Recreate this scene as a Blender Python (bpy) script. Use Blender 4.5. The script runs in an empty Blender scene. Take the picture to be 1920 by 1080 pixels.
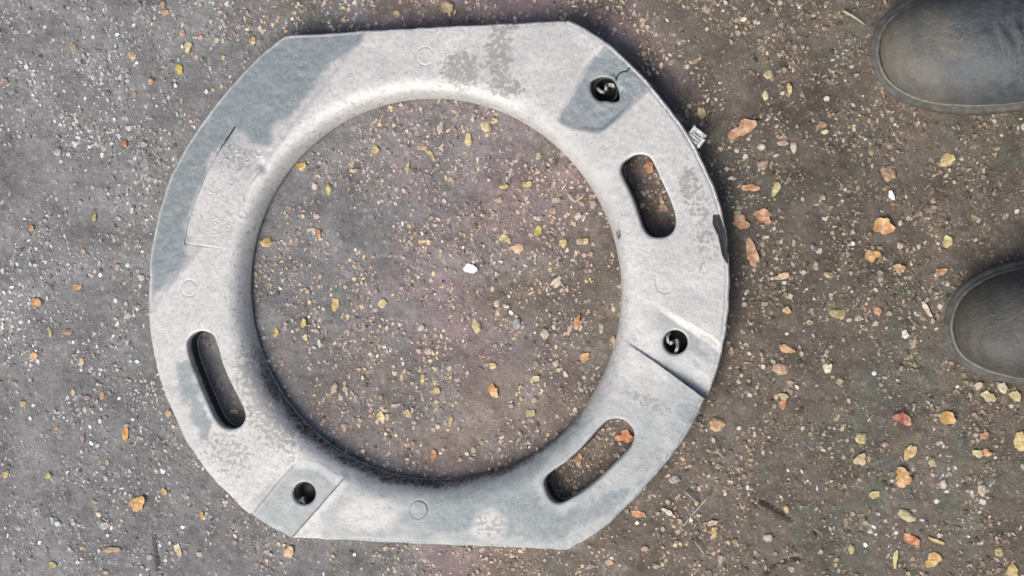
import bpy, bmesh, math, random
import numpy as np
from mathutils import Vector, Matrix, kdtree
from mathutils.geometry import delaunay_2d_cdt

scene = bpy.context.scene
C = scene.collection
random.seed(7)
rng = np.random.default_rng(7)

# ---------------------------------------------------------------- camera
F = 3000.0                                   # focal length in photo pixels (photo 1920 wide)
nc = Vector((910, 140, -3000)).normalized()  # straight down, in camera axes: the photographer looks down past their own boots
Zc = -nc
Xc = (Vector((1, 0, 0)) - Zc * Zc.x).normalized()
Yc = Zc.cross(Xc)
M = Matrix((Xc, Yc, Zc))
HC = 1.38
fwd = M @ Vector((0, 0, -1))
CAM = -fwd * (HC / -fwd.z)
cam_data = bpy.data.cameras.new('camera')
cam_data.sensor_width = 36
cam_data.lens = F / 1920 * 36
cam_data.clip_start = 0.05
cam_data.clip_end = 200
cam = bpy.data.objects.new('camera', cam_data)
cam.matrix_world = Matrix.Translation(CAM) @ M.to_4x4()
C.objects.link(cam)
scene.camera = cam

# ---------------------------------------------------------------- world, sun, exposure
SUN_EL, SUN_AZ = math.radians(50), math.radians(207)     # azimuth clockwise from +Y
w = bpy.data.worlds.new('World'); scene.world = w
w.use_nodes = True
nt = w.node_tree
bg = nt.nodes['Background']
sky = nt.nodes.new('ShaderNodeTexSky'); sky.sky_type = 'NISHITA'; sky.sun_disc = False
sky.sun_elevation = SUN_EL; sky.sun_rotation = SUN_AZ
sky.air_density = 1.0; sky.dust_density = 6.0; sky.ozone_density = 0.6
nt.links.new(sky.outputs[0], bg.inputs[0])
bg.inputs[1].default_value = 0.11
sd = bpy.data.lights.new('sun', 'SUN'); sd.energy = 1.75; sd.angle = math.radians(46); sd.color = (1, 0.972, 0.935)
sun = bpy.data.objects.new('sun', sd); C.objects.link(sun)
sv = Vector((math.sin(SUN_AZ) * math.cos(SUN_EL), math.cos(SUN_AZ) * math.cos(SUN_EL), math.sin(SUN_EL)))
sun.rotation_euler = sv.to_track_quat('Z', 'Y').to_euler()
sun.location = (0, 0, 3)
scene.view_settings.view_transform = 'Standard'
scene.view_settings.look = 'None'
scene.view_settings.exposure = 0.27
scene.view_settings.gamma = 1

# ---------------------------------------------------------------- pixel <-> place
Mn = np.array(M); CAMn = np.array(CAM)
def P(px, py, z=0.0):
    px = np.asarray(px, float); py = np.asarray(py, float)
    d = np.stack([(px - 960) / F, (540 - py) / F, -np.ones_like(px)], -1) @ Mn.T
    t = (z - CAMn[2]) / d[..., 2]
    return CAMn + d * t[..., None] if d.ndim > 1 else CAMn + d * t
def Q(x, y, z):                              # place -> photo pixel
    v = np.stack([x, y, np.broadcast_to(z, np.shape(x))], -1) - CAMn
    c = v @ Mn
    return 960 + F * c[..., 0] / -c[..., 2], 540 - F * c[..., 1] / -c[..., 2]
MPP = HC / math.cos(math.atan(910 / 3000)) / F          # metres per photo pixel near the middle

def catmull(pts, n=8, closed=True):
    p = np.array(pts, float); N = len(p); out = []
    rngi = range(N) if closed else range(N - 1)
    for i in rngi:
        if closed: a, b, c, d = p[(i-1) % N], p[i], p[(i+1) % N], p[(i+2) % N]
        else: a, b, c, d = p[max(i-1, 0)], p[i], p[i+1], p[min(i+2, N-1)]
        for k in range(n):
            t = k / n
            out.append(0.5 * ((2*b) + (c-a)*t + (2*a-5*b+4*c-d)*t*t + (3*b-a-3*c+d)*t**3))
    if not closed: out.append(p[-1])
    return np.array(out)
def resample(p, step, closed=True):
    p = np.array(p, float)
    if closed: p = np.vstack([p, p[:1]])
    d = np.r_[0, np.cumsum(np.hypot(*np.diff(p, axis=0).T))]
    n = max(3, int(round(d[-1] / step)))
    s = np.linspace(0, d[-1], n + 1)
    q = np.stack([np.interp(s, d, p[:, 0]), np.interp(s, d, p[:, 1])], -1)
    return q[:-1] if closed else q
def inside(pts, poly):
    x, y = pts[:, 0], pts[:, 1]; r = np.zeros(len(pts), bool)
    a = poly; b = np.roll(poly, -1, 0)
    for (x0, y0), (x1, y1) in zip(a, b):
        if y0 == y1: continue
        c = ((y0 > y) != (y1 > y)) & (x < (x1 - x0) * (y - y0) / (y1 - y0) + x0)
        r ^= c
    return r
def linedist(pts, pl, closed=False):
    pl = np.array(pl, float)
    if closed: pl = np.vstack([pl, pl[:1]])
    best = np.full(len(pts), 1e9)
    for a, b in zip(pl[:-1], pl[1:]):
        ab = b - a; t = np.clip(((pts - a) @ ab) / max(ab @ ab, 1e-12), 0, 1)
        best = np.minimum(best, np.hypot(*(pts - a - t[:, None] * ab).T))
    return best
def sdist(pts, poly):                        # + inside
    d = linedist(pts, poly, True)
    return np.where(inside(pts, np.array(poly, float)), d, -d)
def ss(x, a, b):
    t = np.clip((x - a) / (b - a), 0, 1); return t * t * (3 - 2 * t)
def vnoise(x, y, s, seed=0):
    r = np.random.default_rng(seed).random((256, 256))
    u, v = x / s, y / s
    i, j = np.floor(u).astype(int), np.floor(v).astype(int)
    fu, fv = u - i, v - j; fu = fu*fu*(3-2*fu); fv = fv*fv*(3-2*fv)
    g = lambda a, b: r[a & 255, b & 255]
    return (g(i, j)*(1-fu)+g(i+1, j)*fu)*(1-fv) + (g(i, j+1)*(1-fu)+g(i+1, j+1)*fu)*fv
def fbm(x, y, s, seed=0, o=4):
    t = 0; a = 1; n = 0
    for k in range(o): t = t + a * vnoise(x + 17*k, y - 31*k, s / 2**k, seed + k); n += a; a *= .55
    return t / n

# ---------------------------------------------------------------- materials
def newmat(name):
    m = bpy.data.materials.new(name); m.use_nodes = True
    return m, m.node_tree, m.node_tree.nodes['Principled BSDF']
def node(t, typ, **kw):
    n = t.nodes.new(typ)
    for k, v in kw.items():
        if k in n.inputs: n.inputs[k].default_value = v
        else: setattr(n, k, v)
    return n
def noise(t, co, scale, detail=4, rough=.6):
    n = node(t, 'ShaderNodeTexNoise', Scale=scale, Detail=detail, Roughness=rough); t.links.new(co, n.inputs['Vector']); return n.outputs['Fac']
def ramp(t, fac, stops):
    r = t.nodes.new('ShaderNodeValToRGB'); t.links.new(fac, r.inputs[0])
    e = r.color_ramp.elements
    while len(e) < len(stops): e.new(0.5)
    for el, (p, c) in zip(e, stops):
        el.position = p; el.color = (*c, 1) if isinstance(c, tuple) else (c, c, c, 1)
    return r.outputs[0]
def mix(t, f, a, b, mode='MIX'):
    n = t.nodes.new('ShaderNodeMix'); n.data_type = 'RGBA'; n.blend_type = mode
    for s, v in ((n.inputs[0], f), (n.inputs[6], a), (n.inputs[7], b)):
        if isinstance(v, bpy.types.NodeSocket): t.links.new(v, s)
        elif isinstance(v, tuple): s.default_value = (*v, 1)
        else: s.default_value = v
    return n.outputs[2]
def math_(t, op, a, b=0.0):
    n = t.nodes.new('ShaderNodeMath'); n.operation = op
    for s, v in ((n.inputs[0], a), (n.inputs[1], b)):
        if isinstance(v, bpy.types.NodeSocket): t.links.new(v, s)
        else: s.default_value = v
    return n.outputs[0]
def bump(t, b, h, strength, dist, prev=None):
    n = node(t, 'ShaderNodeBump', Strength=strength, Distance=dist)
    t.links.new(h, n.inputs['Height'])
    if prev: t.links.new(prev, n.inputs['Normal'])
    if b: t.links.new(n.outputs[0], b.inputs['Normal'])
    return n.outputs[0]
def objco(t): return t.nodes.new('ShaderNodeTexCoord').outputs['Object']
def geoco(t): return t.nodes.new('ShaderNodeNewGeometry').outputs['Position']
def attr(t, name):
    n = t.nodes.new('ShaderNodeAttribute'); n.attribute_name = name
    s = t.nodes.new('ShaderNodeSeparateColor'); t.links.new(n.outputs['Color'], s.inputs[0])
    return n.outputs['Color'], s.outputs[0], s.outputs[1], s.outputs[2]

def mat_plate():
    m, t, b = newmat('grey cast metal'); co = geoco(t)
    _, R, G, B = attr(t, 'wear_shade')
    n1 = noise(t, co, 28, 6, .6); n2 = noise(t, co, 260, 5, .65); n3 = noise(t, co, 900, 3, .6)
    base = mix(t, ramp(t, n1, [(.3, 0.), (.7, 1.)]), (.465, .470, .468), (.615, .618, .612))
    base = mix(t, ramp(t, n2, [(.35, .6), (.58, 0.)]), base, (.36, .362, .36))
    base = mix(t, ramp(t, noise(t, co, 55, 6, .75), [(.56, 0.), (.68, .38)]), base, (.33, .33, .315))
    # blue grey weathered areas and painted shade, edge broken by noise
    n8 = noise(t, co, 70, 6, .7)
    fr = math_(t, 'ADD', math_(t, 'ADD', R, math_(t, 'MULTIPLY', math_(t, 'SUBTRACT', n2, .5), 1.1)), math_(t, 'MULTIPLY', math_(t, 'SUBTRACT', n8, .5), 1.0))
    wr = mix(t, ramp(t, math_(t, 'ADD', math_(t, 'MULTIPLY', n3, .5), math_(t, 'MULTIPLY', n2, .5)), [(.40, 0.), (.60, 1.)]), (.165, .20, .215), (.275, .318, .335))
    base = mix(t, ramp(t, fr, [(.15, 0.), (.55, .5), (.95, .95)]), base, wr)
    # grime speckles
    n4 = noise(t, co, 230, 5, .7)
    fg = math_(t, 'ADD', math_(t, 'MULTIPLY', G, .21), n4)
    base = mix(t, ramp(t, fg, [(.63, 0.), (.68, .78)]), base, (.26, .26, .255))
    # dark pits here and there
    n5 = noise(t, co, 420, 2, .5)
    base = mix(t, ramp(t, n5, [(.66, 0.), (.72, .6)]), base, (.2, .2, .2))
    sc = t.nodes.new('ShaderNodeMapping'); sc.inputs['Scale'].default_value = (30, 900, 1); sc.inputs['Rotation'].default_value = (0, 0, .7); t.links.new(co, sc.inputs[0])
    base = mix(t, ramp(t, noise(t, sc.outputs[0], 1., 2, .5), [(.68, 0.), (.74, .4)]), base, (.33, .33, .33))
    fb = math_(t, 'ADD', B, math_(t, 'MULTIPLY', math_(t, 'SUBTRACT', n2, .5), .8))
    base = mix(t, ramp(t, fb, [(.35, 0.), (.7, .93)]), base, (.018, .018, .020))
    t.links.new(base, b.inputs['Base Color'])
    b.inputs['Metallic'].default_value = .24
    t.links.new(ramp(t, fb, [(.3, .5), (.6, .08)]), b.inputs['Specular IOR Level'])
    t.links.new(ramp(t, n1, [(.3, .42), (.7, .58)]), b.inputs['Roughness'])
    p = bump(t, None, n2, .4, .0007); p = bump(t, b, n3, .5, .0005, p)
    return m
def mat_ground():
    m, t, b = newmat('asphalt and dirt'); co = geoco(t)
    col, *_ = attr(t, 'tint')
    n2 = noise(t, co, 120, 6, .7); n3 = noise(t, co, 600, 4, .7)
    v = node(t, 'ShaderNodeTexVoronoi', Scale=330.); t.links.new(co, v.inputs['Vector'])
    v2 = node(t, 'ShaderNodeTexVoronoi', Scale=170.); t.links.new(co, v2.inputs['Vector'])
    c = mix(t, ramp(t, n2, [(.35, .5), (.62, 0.)]), col, mix(t, 1.0, col, (.50, .48, .47), 'MULTIPLY'))
    c = mix(t, ramp(t, n3, [(.5, 0.), (.68, .6)]), c, mix(t, 1.0, col, (1.9, 1.88, 1.82), 'MULTIPLY'))
    # tiny aggregate grains
    s = t.nodes.new('ShaderNodeSeparateColor'); t.links.new(v.outputs['Color'], s.inputs[0])
    g = math_(t, 'MULTIPLY', ramp(t, s.outputs[0], [(.78, 0.), (.86, 1.)]), ramp(t, v.outputs['Distance'], [(.25, 1.), (.45, 0.)]))
    c = mix(t, math_(t, 'MULTIPLY', g, .55), c, mix(t, s.outputs[1], (.36, .35, .33), (.24, .21, .17)))
    s2 = t.nodes.new('ShaderNodeSeparateColor'); t.links.new(v2.outputs['Color'], s2.inputs[0])
    g2 = math_(t, 'MULTIPLY', ramp(t, s2.outputs[0], [(.45, 0.), (.55, 1.)]), ramp(t, v2.outputs['Distance'], [(.28, 1.), (.50, 0.)]))
    c = mix(t, math_(t, 'MULTIPLY', g2, .45), c, mix(t, ramp(t, s2.outputs[1], [(.3, 0.), (.9, 1.)]), mix(t, 1., col, (.65, .63, .62), 'MULTIPLY'), mix(t, 1., col, (2.0, 1.9, 1.75), 'MULTIPLY')))
    t.links.new(c, b.inputs['Base Color']); b.inputs['Roughness'].default_value = .88
    b.inputs['Specular IOR Level'].default_value = .3
    p = bump(t, None, n2, .8, .0016); p = bump(t, None, n3, .8, .0008, p); p = bump(t, None, g2, .35, .0009, p); bump(t, b, g, .6, .0006, p)
    return m
def mat_objcolor(name, var=.35, rough=.75, scale=150, thin=False):
    m, t, b = newmat(name); co = geoco(t)
    oi = t.nodes.new('ShaderNodeObjectInfo')
    n = noise(t, co, scale, 5, .6)
    dark = mix(t, 1.0, oi.outputs['Color'], (1-var, 1-var*1.1, 1-var*1.15), 'MULTIPLY')
    light = mix(t, .38, oi.outputs['Color'], (.70, .62, .47))
    c = mix(t, ramp(t, n, [(.42, 0.), (.62, 1.)]), dark, light)
    if name == 'dry leaf':
        sx = t.nodes.new('ShaderNodeSeparateXYZ'); t.links.new(objco(t), sx.inputs[0])
        wob = math_(t, 'MULTIPLY', math_(t, 'SUBTRACT', n, .5), .003)
        d = math_(t, 'ABSOLUTE', math_(t, 'ADD', sx.outputs[1], wob))
        c = mix(t, math_(t, 'MULTIPLY', ramp(t, math_(t, 'MULTIPLY', d, 900.), [(.25, 1.), (.7, 0.)]), .45), c, mix(t, 1., oi.outputs['Color'], (.45, .38, .3), 'MULTIPLY'))
        n9 = noise(t, co, 420, 3, .6)
        c = mix(t, ramp(t, n9, [(.60, 0.), (.68, .6)]), c, (.16, .09, .05))
    t.links.new(c, b.inputs['Base Color']); b.inputs['Roughness'].default_value = rough
    bump(t, b, n, .4, .0006)
    return m
def mat_chip():
    m, t, b = newmat('grit'); col, *_ = attr(t, 'chip'); co = geoco(t)
    n = noise(t, co, 500, 3, .6)
    t.links.new(mix(t, ramp(t, n, [(.35, .5), (.6, 0.)]), col, mix(t, 1., col, (.55, .53, .5), 'MULTIPLY')), b.inputs['Base Color'])
    b.inputs['Roughness'].default_value = .75
    return m
def mat_plain(name, col, rough=.6, metal=0., var=.3, scale=80, bs=.3, bd=.0008):
    m, t, b = newmat(name); co = geoco(t)
    n = noise(t, co, scale, 5, .6)
    c = mix(t, ramp(t, n, [(.35, 0.), (.65, 1.)]), tuple(x*(1-var) for x in col), tuple(min(1, x*(1+var)) for x in col))
    t.links.new(c, b.inputs['Base Color']); b.inputs['Roughness'].default_value = rough; b.inputs['Metallic'].default_value = metal
    bump(t, b, n, bs, bd); return m
def mat_leather(name, dust, sc=1.):
    m, t, b = newmat(name); co = objco(t)
    sx = t.nodes.new('ShaderNodeSeparateXYZ'); t.links.new(co, sx.inputs[0])
    n = noise(t, co, 35, 5, .6); n2 = noise(t, co, 400, 4, .6); n3 = noise(t, co, 90, 6, .7)
    base = mix(t, n3, (.010*sc, .014*sc, .018*sc), (.125*sc, .145*sc, .160*sc))
    d = math_(t, 'ADD', math_(t, 'MULTIPLY', sx.outputs[0], -9.), math_(t, 'MULTIPLY', n, 1.6))
    c = mix(t, ramp(t, d, [(.0, 0.), (.75, dust)]), base, (.17*sc, .152*sc, .112*sc))
    c = mix(t, ramp(t, n2, [(.60, 0.), (.70, .3)]), c, (.19, .18, .16))
    t.links.new(c, b.inputs['Base Color'])
    t.links.new(ramp(t, n3, [(.35, .36), (.65, .58)]), b.inputs['Roughness'])
    p = bump(t, None, n2, .3, .0004); p = bump(t, None, n3, .9, .0020, p); bump(t, b, n, .5, .003, p)
    return m
M_plate, M_ground = mat_plate(), mat_ground()
M_leaf = mat_objcolor('dry leaf', .36, .7, 170)
M_stone = mat_objcolor('stone', .25, .7, 260)
M_chip = mat_chip()
M_black = mat_plain('black bushing', (.010, .010, .011), .6)
M_clip = mat_plain('pale clip', (.30, .30, .29), .55, .2, .85, 260)
M_tab = mat_plain('tab metal', (.62, .62, .60), .4, .3, .25, 500)
M_rubber = mat_plain('boot rubber', (.075, .075, .068), .7, 0, .4, 120, .4, .0008)
M_welt = mat_plain('boot welt', (.14, .14, .125), .55, 0, .35, 200)
M_elastic = mat_plain('brown elastic', (.09, .075, .06), .9, 0, .3, 700, .6, .001)
M_leath1 = mat_leather('leather dusty', .80); M_leath2 = mat_leather('leather dusty dark', .75, .55)
M_twig = mat_plain('twig', (.42, .37, .29), .8, 0, .3, 300)

# ---------------------------------------------------------------- object helpers
def mesh_np(name, v, f, mat, parent=None, smooth=False):
    me = bpy.data.meshes.new(name); me.from_pydata([tuple(float(t) for t in a) for a in v], [], [tuple(int(i) for i in q) for q in f]); me.update()
    if mat: me.materials.append(mat)
    if smooth: me.polygons.foreach_set('use_smooth', [True] * len(me.polygons))
    o = bpy.data.objects.new(name, me); C.objects.link(o)
    if parent: o.parent = parent
    return o
def big_mesh(name, V, T, mat, parent=None, smooth=True):
    V = np.asarray(V, np.float32); T = np.asarray(T, np.int32)
    k = T.shape[1]
    me = bpy.data.meshes.new(name)
    me.vertices.add(len(V)); me.vertices.foreach_set('co', V.ravel())
    me.loops.add(T.size); me.loops.foreach_set('vertex_index', T.ravel())
    me.polygons.add(len(T)); me.polygons.foreach_set('loop_start', np.arange(0, T.size, k, dtype=np.int32))
    me.polygons.foreach_set('loop_total', np.full(len(T), k, np.int32))
    me.update(calc_edges=True); me.validate()
    me.polygons.foreach_set('use_smooth', np.full(len(me.polygons), smooth))
    me.materials.append(mat)
    o = bpy.data.objects.new(name, me); C.objects.link(o)
    if parent: o.parent = parent
    return o
def vcol(o, name, cols):
    a = o.data.color_attributes.new(name, 'FLOAT_COLOR', 'POINT')
    c = np.ones((len(cols), 4), np.float32); c[:, :3] = cols
    a.data.foreach_set('color', c.ravel())
def tag(o, label, cat, group=None):
    o['label'] = label; o['category'] = cat
    if group: o['group'] = group
    return o
def empty(name, loc):
    o = bpy.data.objects.new(name, None); o.location = loc; o.empty_display_size = .02; C.objects.link(o); return o
def rebase(o, loc):                          # put a part's origin at its thing's base
    o.data.transform(Matrix.Translation(-Vector(loc)))
def tube(pts, r, seg=6, cap=True):
    pts = [Vector(p) for p in pts]; V = []; Fc = []
    n = len(pts)
    for i, p in enumerate(pts):
        d = (pts[min(i+1, n-1)] - pts[max(i-1, 0)]).normalized()
        a = d.orthogonal().normalized() if abs(d.z) > .9 else d.cross(Vector((0, 0, 1))).normalized()
        b = d.cross(a)
        rr = r(i / (n - 1)) if callable(r) else r
        for k in range(seg):
            t = 2 * math.pi * k / seg; V.append(p + a * math.cos(t) * rr + b * math.sin(t) * rr)
    for i in range(n - 1):
        for k in range(seg):
            Fc.append((i*seg+k, i*seg+(k+1) % seg, (i+1)*seg+(k+1) % seg, (i+1)*seg+k))
    if cap: Fc += [tuple(range(seg))[::-1], tuple(range((n-1)*seg, n*seg))]
    return V, Fc

# ================================================================ GROUND
def axis(lo, hi, step, far):
    a = np.arange(lo, hi, step); g = [hi]; s = step
    while g[-1] < far: s *= 1.25; g.append(g[-1] + s)
    l = [lo - step]; s = step
    while l[-1] > -far: s *= 1.25; l.append(l[-1] - s)
    return np.r_[l[::-1], a, g]
gx = axis(-.56, .56, .0022, 6.); gy = axis(-.33, .33, .0022, 6.)
GX, GY = np.meshgrid(gx, gy)
def ground_z(x, y):
    z = (fbm(x, y, .05, 3, 4) - .5) * .0035 + (fbm(x + 3, y, .007, 11, 3) - .5) * .0022
    return z - .0022
# cracks in the dirt, as narrow dips
cracks = [[(287, 1005), (291, 1030), (295, 1068)], [(1437, 1075), (1448, 1062), (1478, 1050), (1500, 1046)], [(1424, 938), (1458, 958), (1482, 975)]]
gz = ground_z(GX, GY)
gpx, gpy = Q(GX.ravel(), GY.ravel(), 0.0)
gp = np.stack([gpx, gpy], -1)
for c in cracks:
    d = linedist(gp, c) + (vnoise(gpx, gpy, 6, 5) - .5) * 2
    gz -= (.0035 * (1 - ss(d, 1, 5))).reshape(gz.shape)
nyv, nxv = GX.shape
V = np.stack([GX.ravel(), GY.ravel(), gz.ravel()], -1)
I = np.arange(nyv * nxv).reshape(nyv, nxv)
T = np.stack([I[:-1, :-1].ravel(), I[:-1, 1:].ravel(), I[1:, 1:].ravel(), I[1:, :-1].ravel()], -1)
ground = big_mesh('ground', V, T, M_ground)
ground['kind'] = 'structure'
def tint(px, py, x, y):
    """albedo of the dirt: grey worn asphalt on the left, mauve then darker brown towards the right"""
    k = fbm(px, py, 260, 21, 4) - .5; k2 = fbm(px, py, 55, 31, 3) - .5
    r = ss(px + k * 900, 420, 1500)
    grey = np.array([.148, .150, .153]); mauve = np.array([.182, .146, .150]); brown = np.array([.112, .096, .080]); olive = np.array([.104, .108, .090])
    a = (1 - ss(r, .0, .45))[:, None]; b = ss(r, .4, .85)[:, None]
    c = grey * a + mauve * (1 - a) * (1 - b) + brown * b
    o = (ss(fbm(px, py, 90, 41, 3), .52, .62) * ss(px, 1150, 1500) * .75)[:, None]
    c = c * (1 - o) + olive * o
    hr = np.hypot(px - 820, py - 548)
    low = (ss(py, 540, 760) * ss(360 - hr, 0, 60) * .7)[:, None]      # brown soil in the lower half of the ring's opening
    c = c * (1 - low) + np.array([.146, .122, .104]) * low
    g2 = (ss(fbm(px, py, 70, 51, 3), .54, .60) * ss(1300 - px, 0, 500) * .5)[:, None]
    c = c * (1 - g2) + np.array([.140, .144, .145]) * g2
    br = (ss(-py + 0 * px, -75, -10) * ss(fbm(px, py, 80, 61, 3), .46, .56) * ss(px, 430, 560) * .7)[:, None]
    c = c * (1 - br) + np.array([.105, .092, .075]) * br
    tone = np.ones(len(px)); pq = np.stack([px, py], -1)
    for c_ in cracks: tone *= 1 - .72 * np.exp(-((linedist(pq, c_) + (vnoise(px, py, 6, 5) - .5) * 2) / 2.2)**2)
    dk = 1 + k2 * .75 + k * .45 + .18 * (fbm(px, py, 18, 77, 2) - .5)
    far = ss(np.abs(px - 960), 1200, 2600)
    return c * dk[:, None] * (1.38 - .26 * ss(px, 1100, 1600))[:, None] * tone[:, None]
vcol(ground, 'tint', tint(gpx, gpy, GX, GY))

# ================================================================ THE RING
H0 = .022; ZL = .0045
R_arc = [(1065, 38), (1105, 57), (1150, 90), (1192, 130), (1230, 172), (1268, 220), (1302, 272), (1328, 325), (1347, 375), (1359, 425), (1365, 475), (1367, 530), (1365, 585), (1357, 640), (1342, 695), (1320, 750), (1293, 805), (1262, 850), (1225, 895), (1180, 945), (1125, 995), (1065, 1032)]
L_arc = [(545, 1009), (497, 985), (455, 953), (415, 915), (375, 865), (345, 812), (320, 755), (302, 705), (290, 650), (284, 600), (281, 545), (282, 490), (289, 435), (302, 380), (320, 327), (345, 275), (372, 232), (405, 185), (445, 140), (488, 98), (530, 65)]
ra = catmull(R_arc, 6, False); la = catmull(L_arc, 6, False); la[:, 0] -= 4.5 * ss(420 - la[:, 0], 0, 110)
outline_px = np.vstack([ra, la])
outline_px = resample(outline_px, 2.6)
_k = np.arange(len(outline_px)); outline_px = outline_px + np.stack([vnoise(_k*1., _k*0., 9, 7) - .5, vnoise(_k*1., _k*0., 7, 8) - .5], -1) * 2.0
def to_world(poly, z): return P(poly[:, 0], poly[:, 1], z)[:, :2]
outline = to_world(outline_px, H0)
lip = np.array([(475, 540), (487, 440), (515, 375), (567, 305), (640, 240), (735, 200), (835, 187), (920, 199), (1008, 240), (1090, 320), (1140, 400), (1162, 500), (1163, 570), (1145, 660), (1100, 745), (1040, 820), (950, 882), (860, 910), (760, 902), (660, 860), (560, 770), (500, 670)], float)
lip[:, 0] -= 10 * np.clip((820 - lip[:, 0]) / 345, 0, 1); lip[:, 1] -= 6 * np.clip((lip[:, 1] - 548) / 360, 0, 1)
lw = to_world(lip, ZL)
A = np.c_[2 * lw[:, 0], -lw[:, 1]**2, lw[:, 1], np.ones(len(lw))]; sol = np.linalg.lstsq(A, lw[:, 0]**2, rcond=None)[0]
KY = math.sqrt(sol[1]); cx, cy = sol[0], sol[2] / (2 * sol[1]); RI = math.sqrt(sol[3] + cx*cx + sol[1]*cy*cy); print('KY', KY)
res = np.hypot(lw[:, 0] - cx, KY * (lw[:, 1] - cy)) - RI
print('inner circle', cx, cy, RI, 'max residual px', np.abs(res).max() / MPP)
SP = .00105                                  # mesh spacing
na = int(2 * math.pi * RI / (SP * 1.1))
ang = np.linspace(0, 2*math.pi, na, endpoint=False)
inner = np.stack([cx + RI * np.cos(ang), cy + RI / KY * np.sin(ang)], -1)
slot_l = [(350, 650), (353, 635), (366, 623), (384, 621), (400, 629), (408, 648), (416, 678), (428, 708), (443, 738), (456, 765), (460, 783), (451, 799), (434, 805), (416, 800), (401, 783), (385, 748), (369, 710), (356, 676)]
slot_r = [(1163, 322), (1166, 307), (1177, 297), (1192, 290), (1208, 290), (1219, 296), (1228, 311), (1240, 338), (1253, 366), (1263, 393), (1267, 415), (1263, 432), (1251, 443), (1234, 446), (1217, 442), (1205, 428), (1196, 402), (1184, 369), (1172, 344)]
slot_b = [(1019, 908), (1023, 894), (1034, 884), (1052, 872), (1063, 865), (1067, 860), (1084, 845), (1106, 821), (1125, 800), (1138, 789), (1153, 785), (1169, 788), (1181, 798), (1188, 812), (1186, 829), (1177, 845), (1158, 865), (1130, 892), (1100, 917), (1072, 934), (1053, 943), (1039, 942), (1027, 930)]
def circ(x, y, r, n=40, j=0, seed=1):
    rr = random.Random(seed); ph = [rr.uniform(0, 6.28) for _ in range(4)]
    return [(x + (r + j*sum(math.sin((k+2)*t+ph[k]) for k in range(4))*.5) * math.cos(t), y + (r + j*sum(math.sin((k+2)*t+ph[k]) for k in range(4))*.5) * math.sin(t)) for t in np.linspace(0, 2*math.pi, n, endpoint=False)]
hole_1 = [(1105, 162), (1107, 152), (1118, 146), (1132, 144), (1146, 148), (1153, 156), (1157, 166), (1160, 178), (1159, 188), (1148, 191), (1136, 189), (1122, 189), (1111, 181), (1106, 171)]
hole_3 = circ(1265, 642, 23, 28); hole_4 = circ(568, 926, 21.5, 28)
cuts_px = [resample(catmull(s, 6), 2.6) for s in (slot_l, slot_r, slot_b, hole_1, hole_3, hole_4)]
cuts = [to_world(c, H0) for c in cuts_px]
loops = [outline, inner] + cuts
bset = np.vstack(loops)
kd = kdtree.KDTree(len(bset))
for i, p in enumerate(bset): kd.insert((p[0], p[1], 0), i)
kd.balance()
xs = np.arange(outline[:, 0].min(), outline[:, 0].max(), SP); ys = np.arange(outline[:, 1].min(), outline[:, 1].max(), SP * .866)
X, Y = np.meshgrid(xs, ys); X = X + (np.arange(len(ys)) % 2)[:, None] * SP * .5
pts = np.stack([X.ravel(), Y.ravel()], -1) + rng.uniform(-.15, .15, (X.size, 2)) * SP
keep = inside(pts, outline) & (np.hypot(pts[:, 0]-cx, KY*(pts[:, 1]-cy)) > RI)
for c in cuts:
    lo, hi = c.min(0), c.max(0); bx = np.all((pts > lo) & (pts < hi), 1)
    idx = np.where(bx)[0]; keep[idx[inside(pts[idx], c)]] = False
pts = pts[keep]
# extra points for fine features
def fine(poly_px, step_px):
    return to_world(np.array(poly_px), H0)
extra = []
pins = [(797, 105, 17), (354, 540, 15), (785, 955, 17), (1247, 533, 17)]
for (x, y, r) in pins:
    for rr in (r - 3, r - 1.6, r - .8, r, r + .8, r + 1.6, r + 3): extra.append(to_world(np.array(circ(x, y, rr, 60)), H0))
fx, fy = np.meshgrid(np.arange(345, 505, 1.15), np.arange(235, 470, 1.15)); ff = np.stack([fx.ravel(), fy.ravel()], -1)
panel = [(345, 456), (352, 420), (366, 375), (384, 331), (408, 283), (436, 238), (470, 262), (503, 292), (470, 350), (440, 410), (422, 466)]
ff = ff[inside(ff, np.array(panel, float) + 0)]; extra.append(to_world(ff, H0))
fx, fy = np.meshgrid(np.arange(1140, 1200, 1.2), np.arange(115, 205, 1.2)); ff = np.stack([fx.ravel(), fy.ravel()], -1)
ff = ff[~inside(ff, cuts_px[3])]; extra.append(to_world(ff, H0))
creases = {'nw': [(690, 62), (283, 590)], 'lo3': [(1172, 640), (1228, 678), (1280, 716), (1322, 748)], 'up3': [(1170, 545), (1232, 566), (1285, 600), (1338, 630), (1356, 648)],
           'r4': [(645, 898), (600, 950), (548, 1008)], 'l4': [(556, 858), (515, 905), (472, 958)]}
for k in ('lo3', 'r4', 'nw', 'up3'):
    c = resample(catmull(creases[k], 6, False), 1.6, False); tn = np.gradient(c, axis=0); tn /= np.hypot(*tn.T)[:, None]; nn = np.stack([-tn[:, 1], tn[:, 0]], -1)
    for o_ in (-3, -1.5, 0, 1.5, 3):
        cc = c + nn * o_; extra.append(to_world(cc[2:-2], H0))
ex = np.vstack(extra); ex = ex[inside(ex, outline)]
pts = np.vstack([pts, ex])
ok = np.array([kd.find((p[0], p[1], 0))[2] > SP * .45 for p in pts])
pts = pts[ok]
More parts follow.
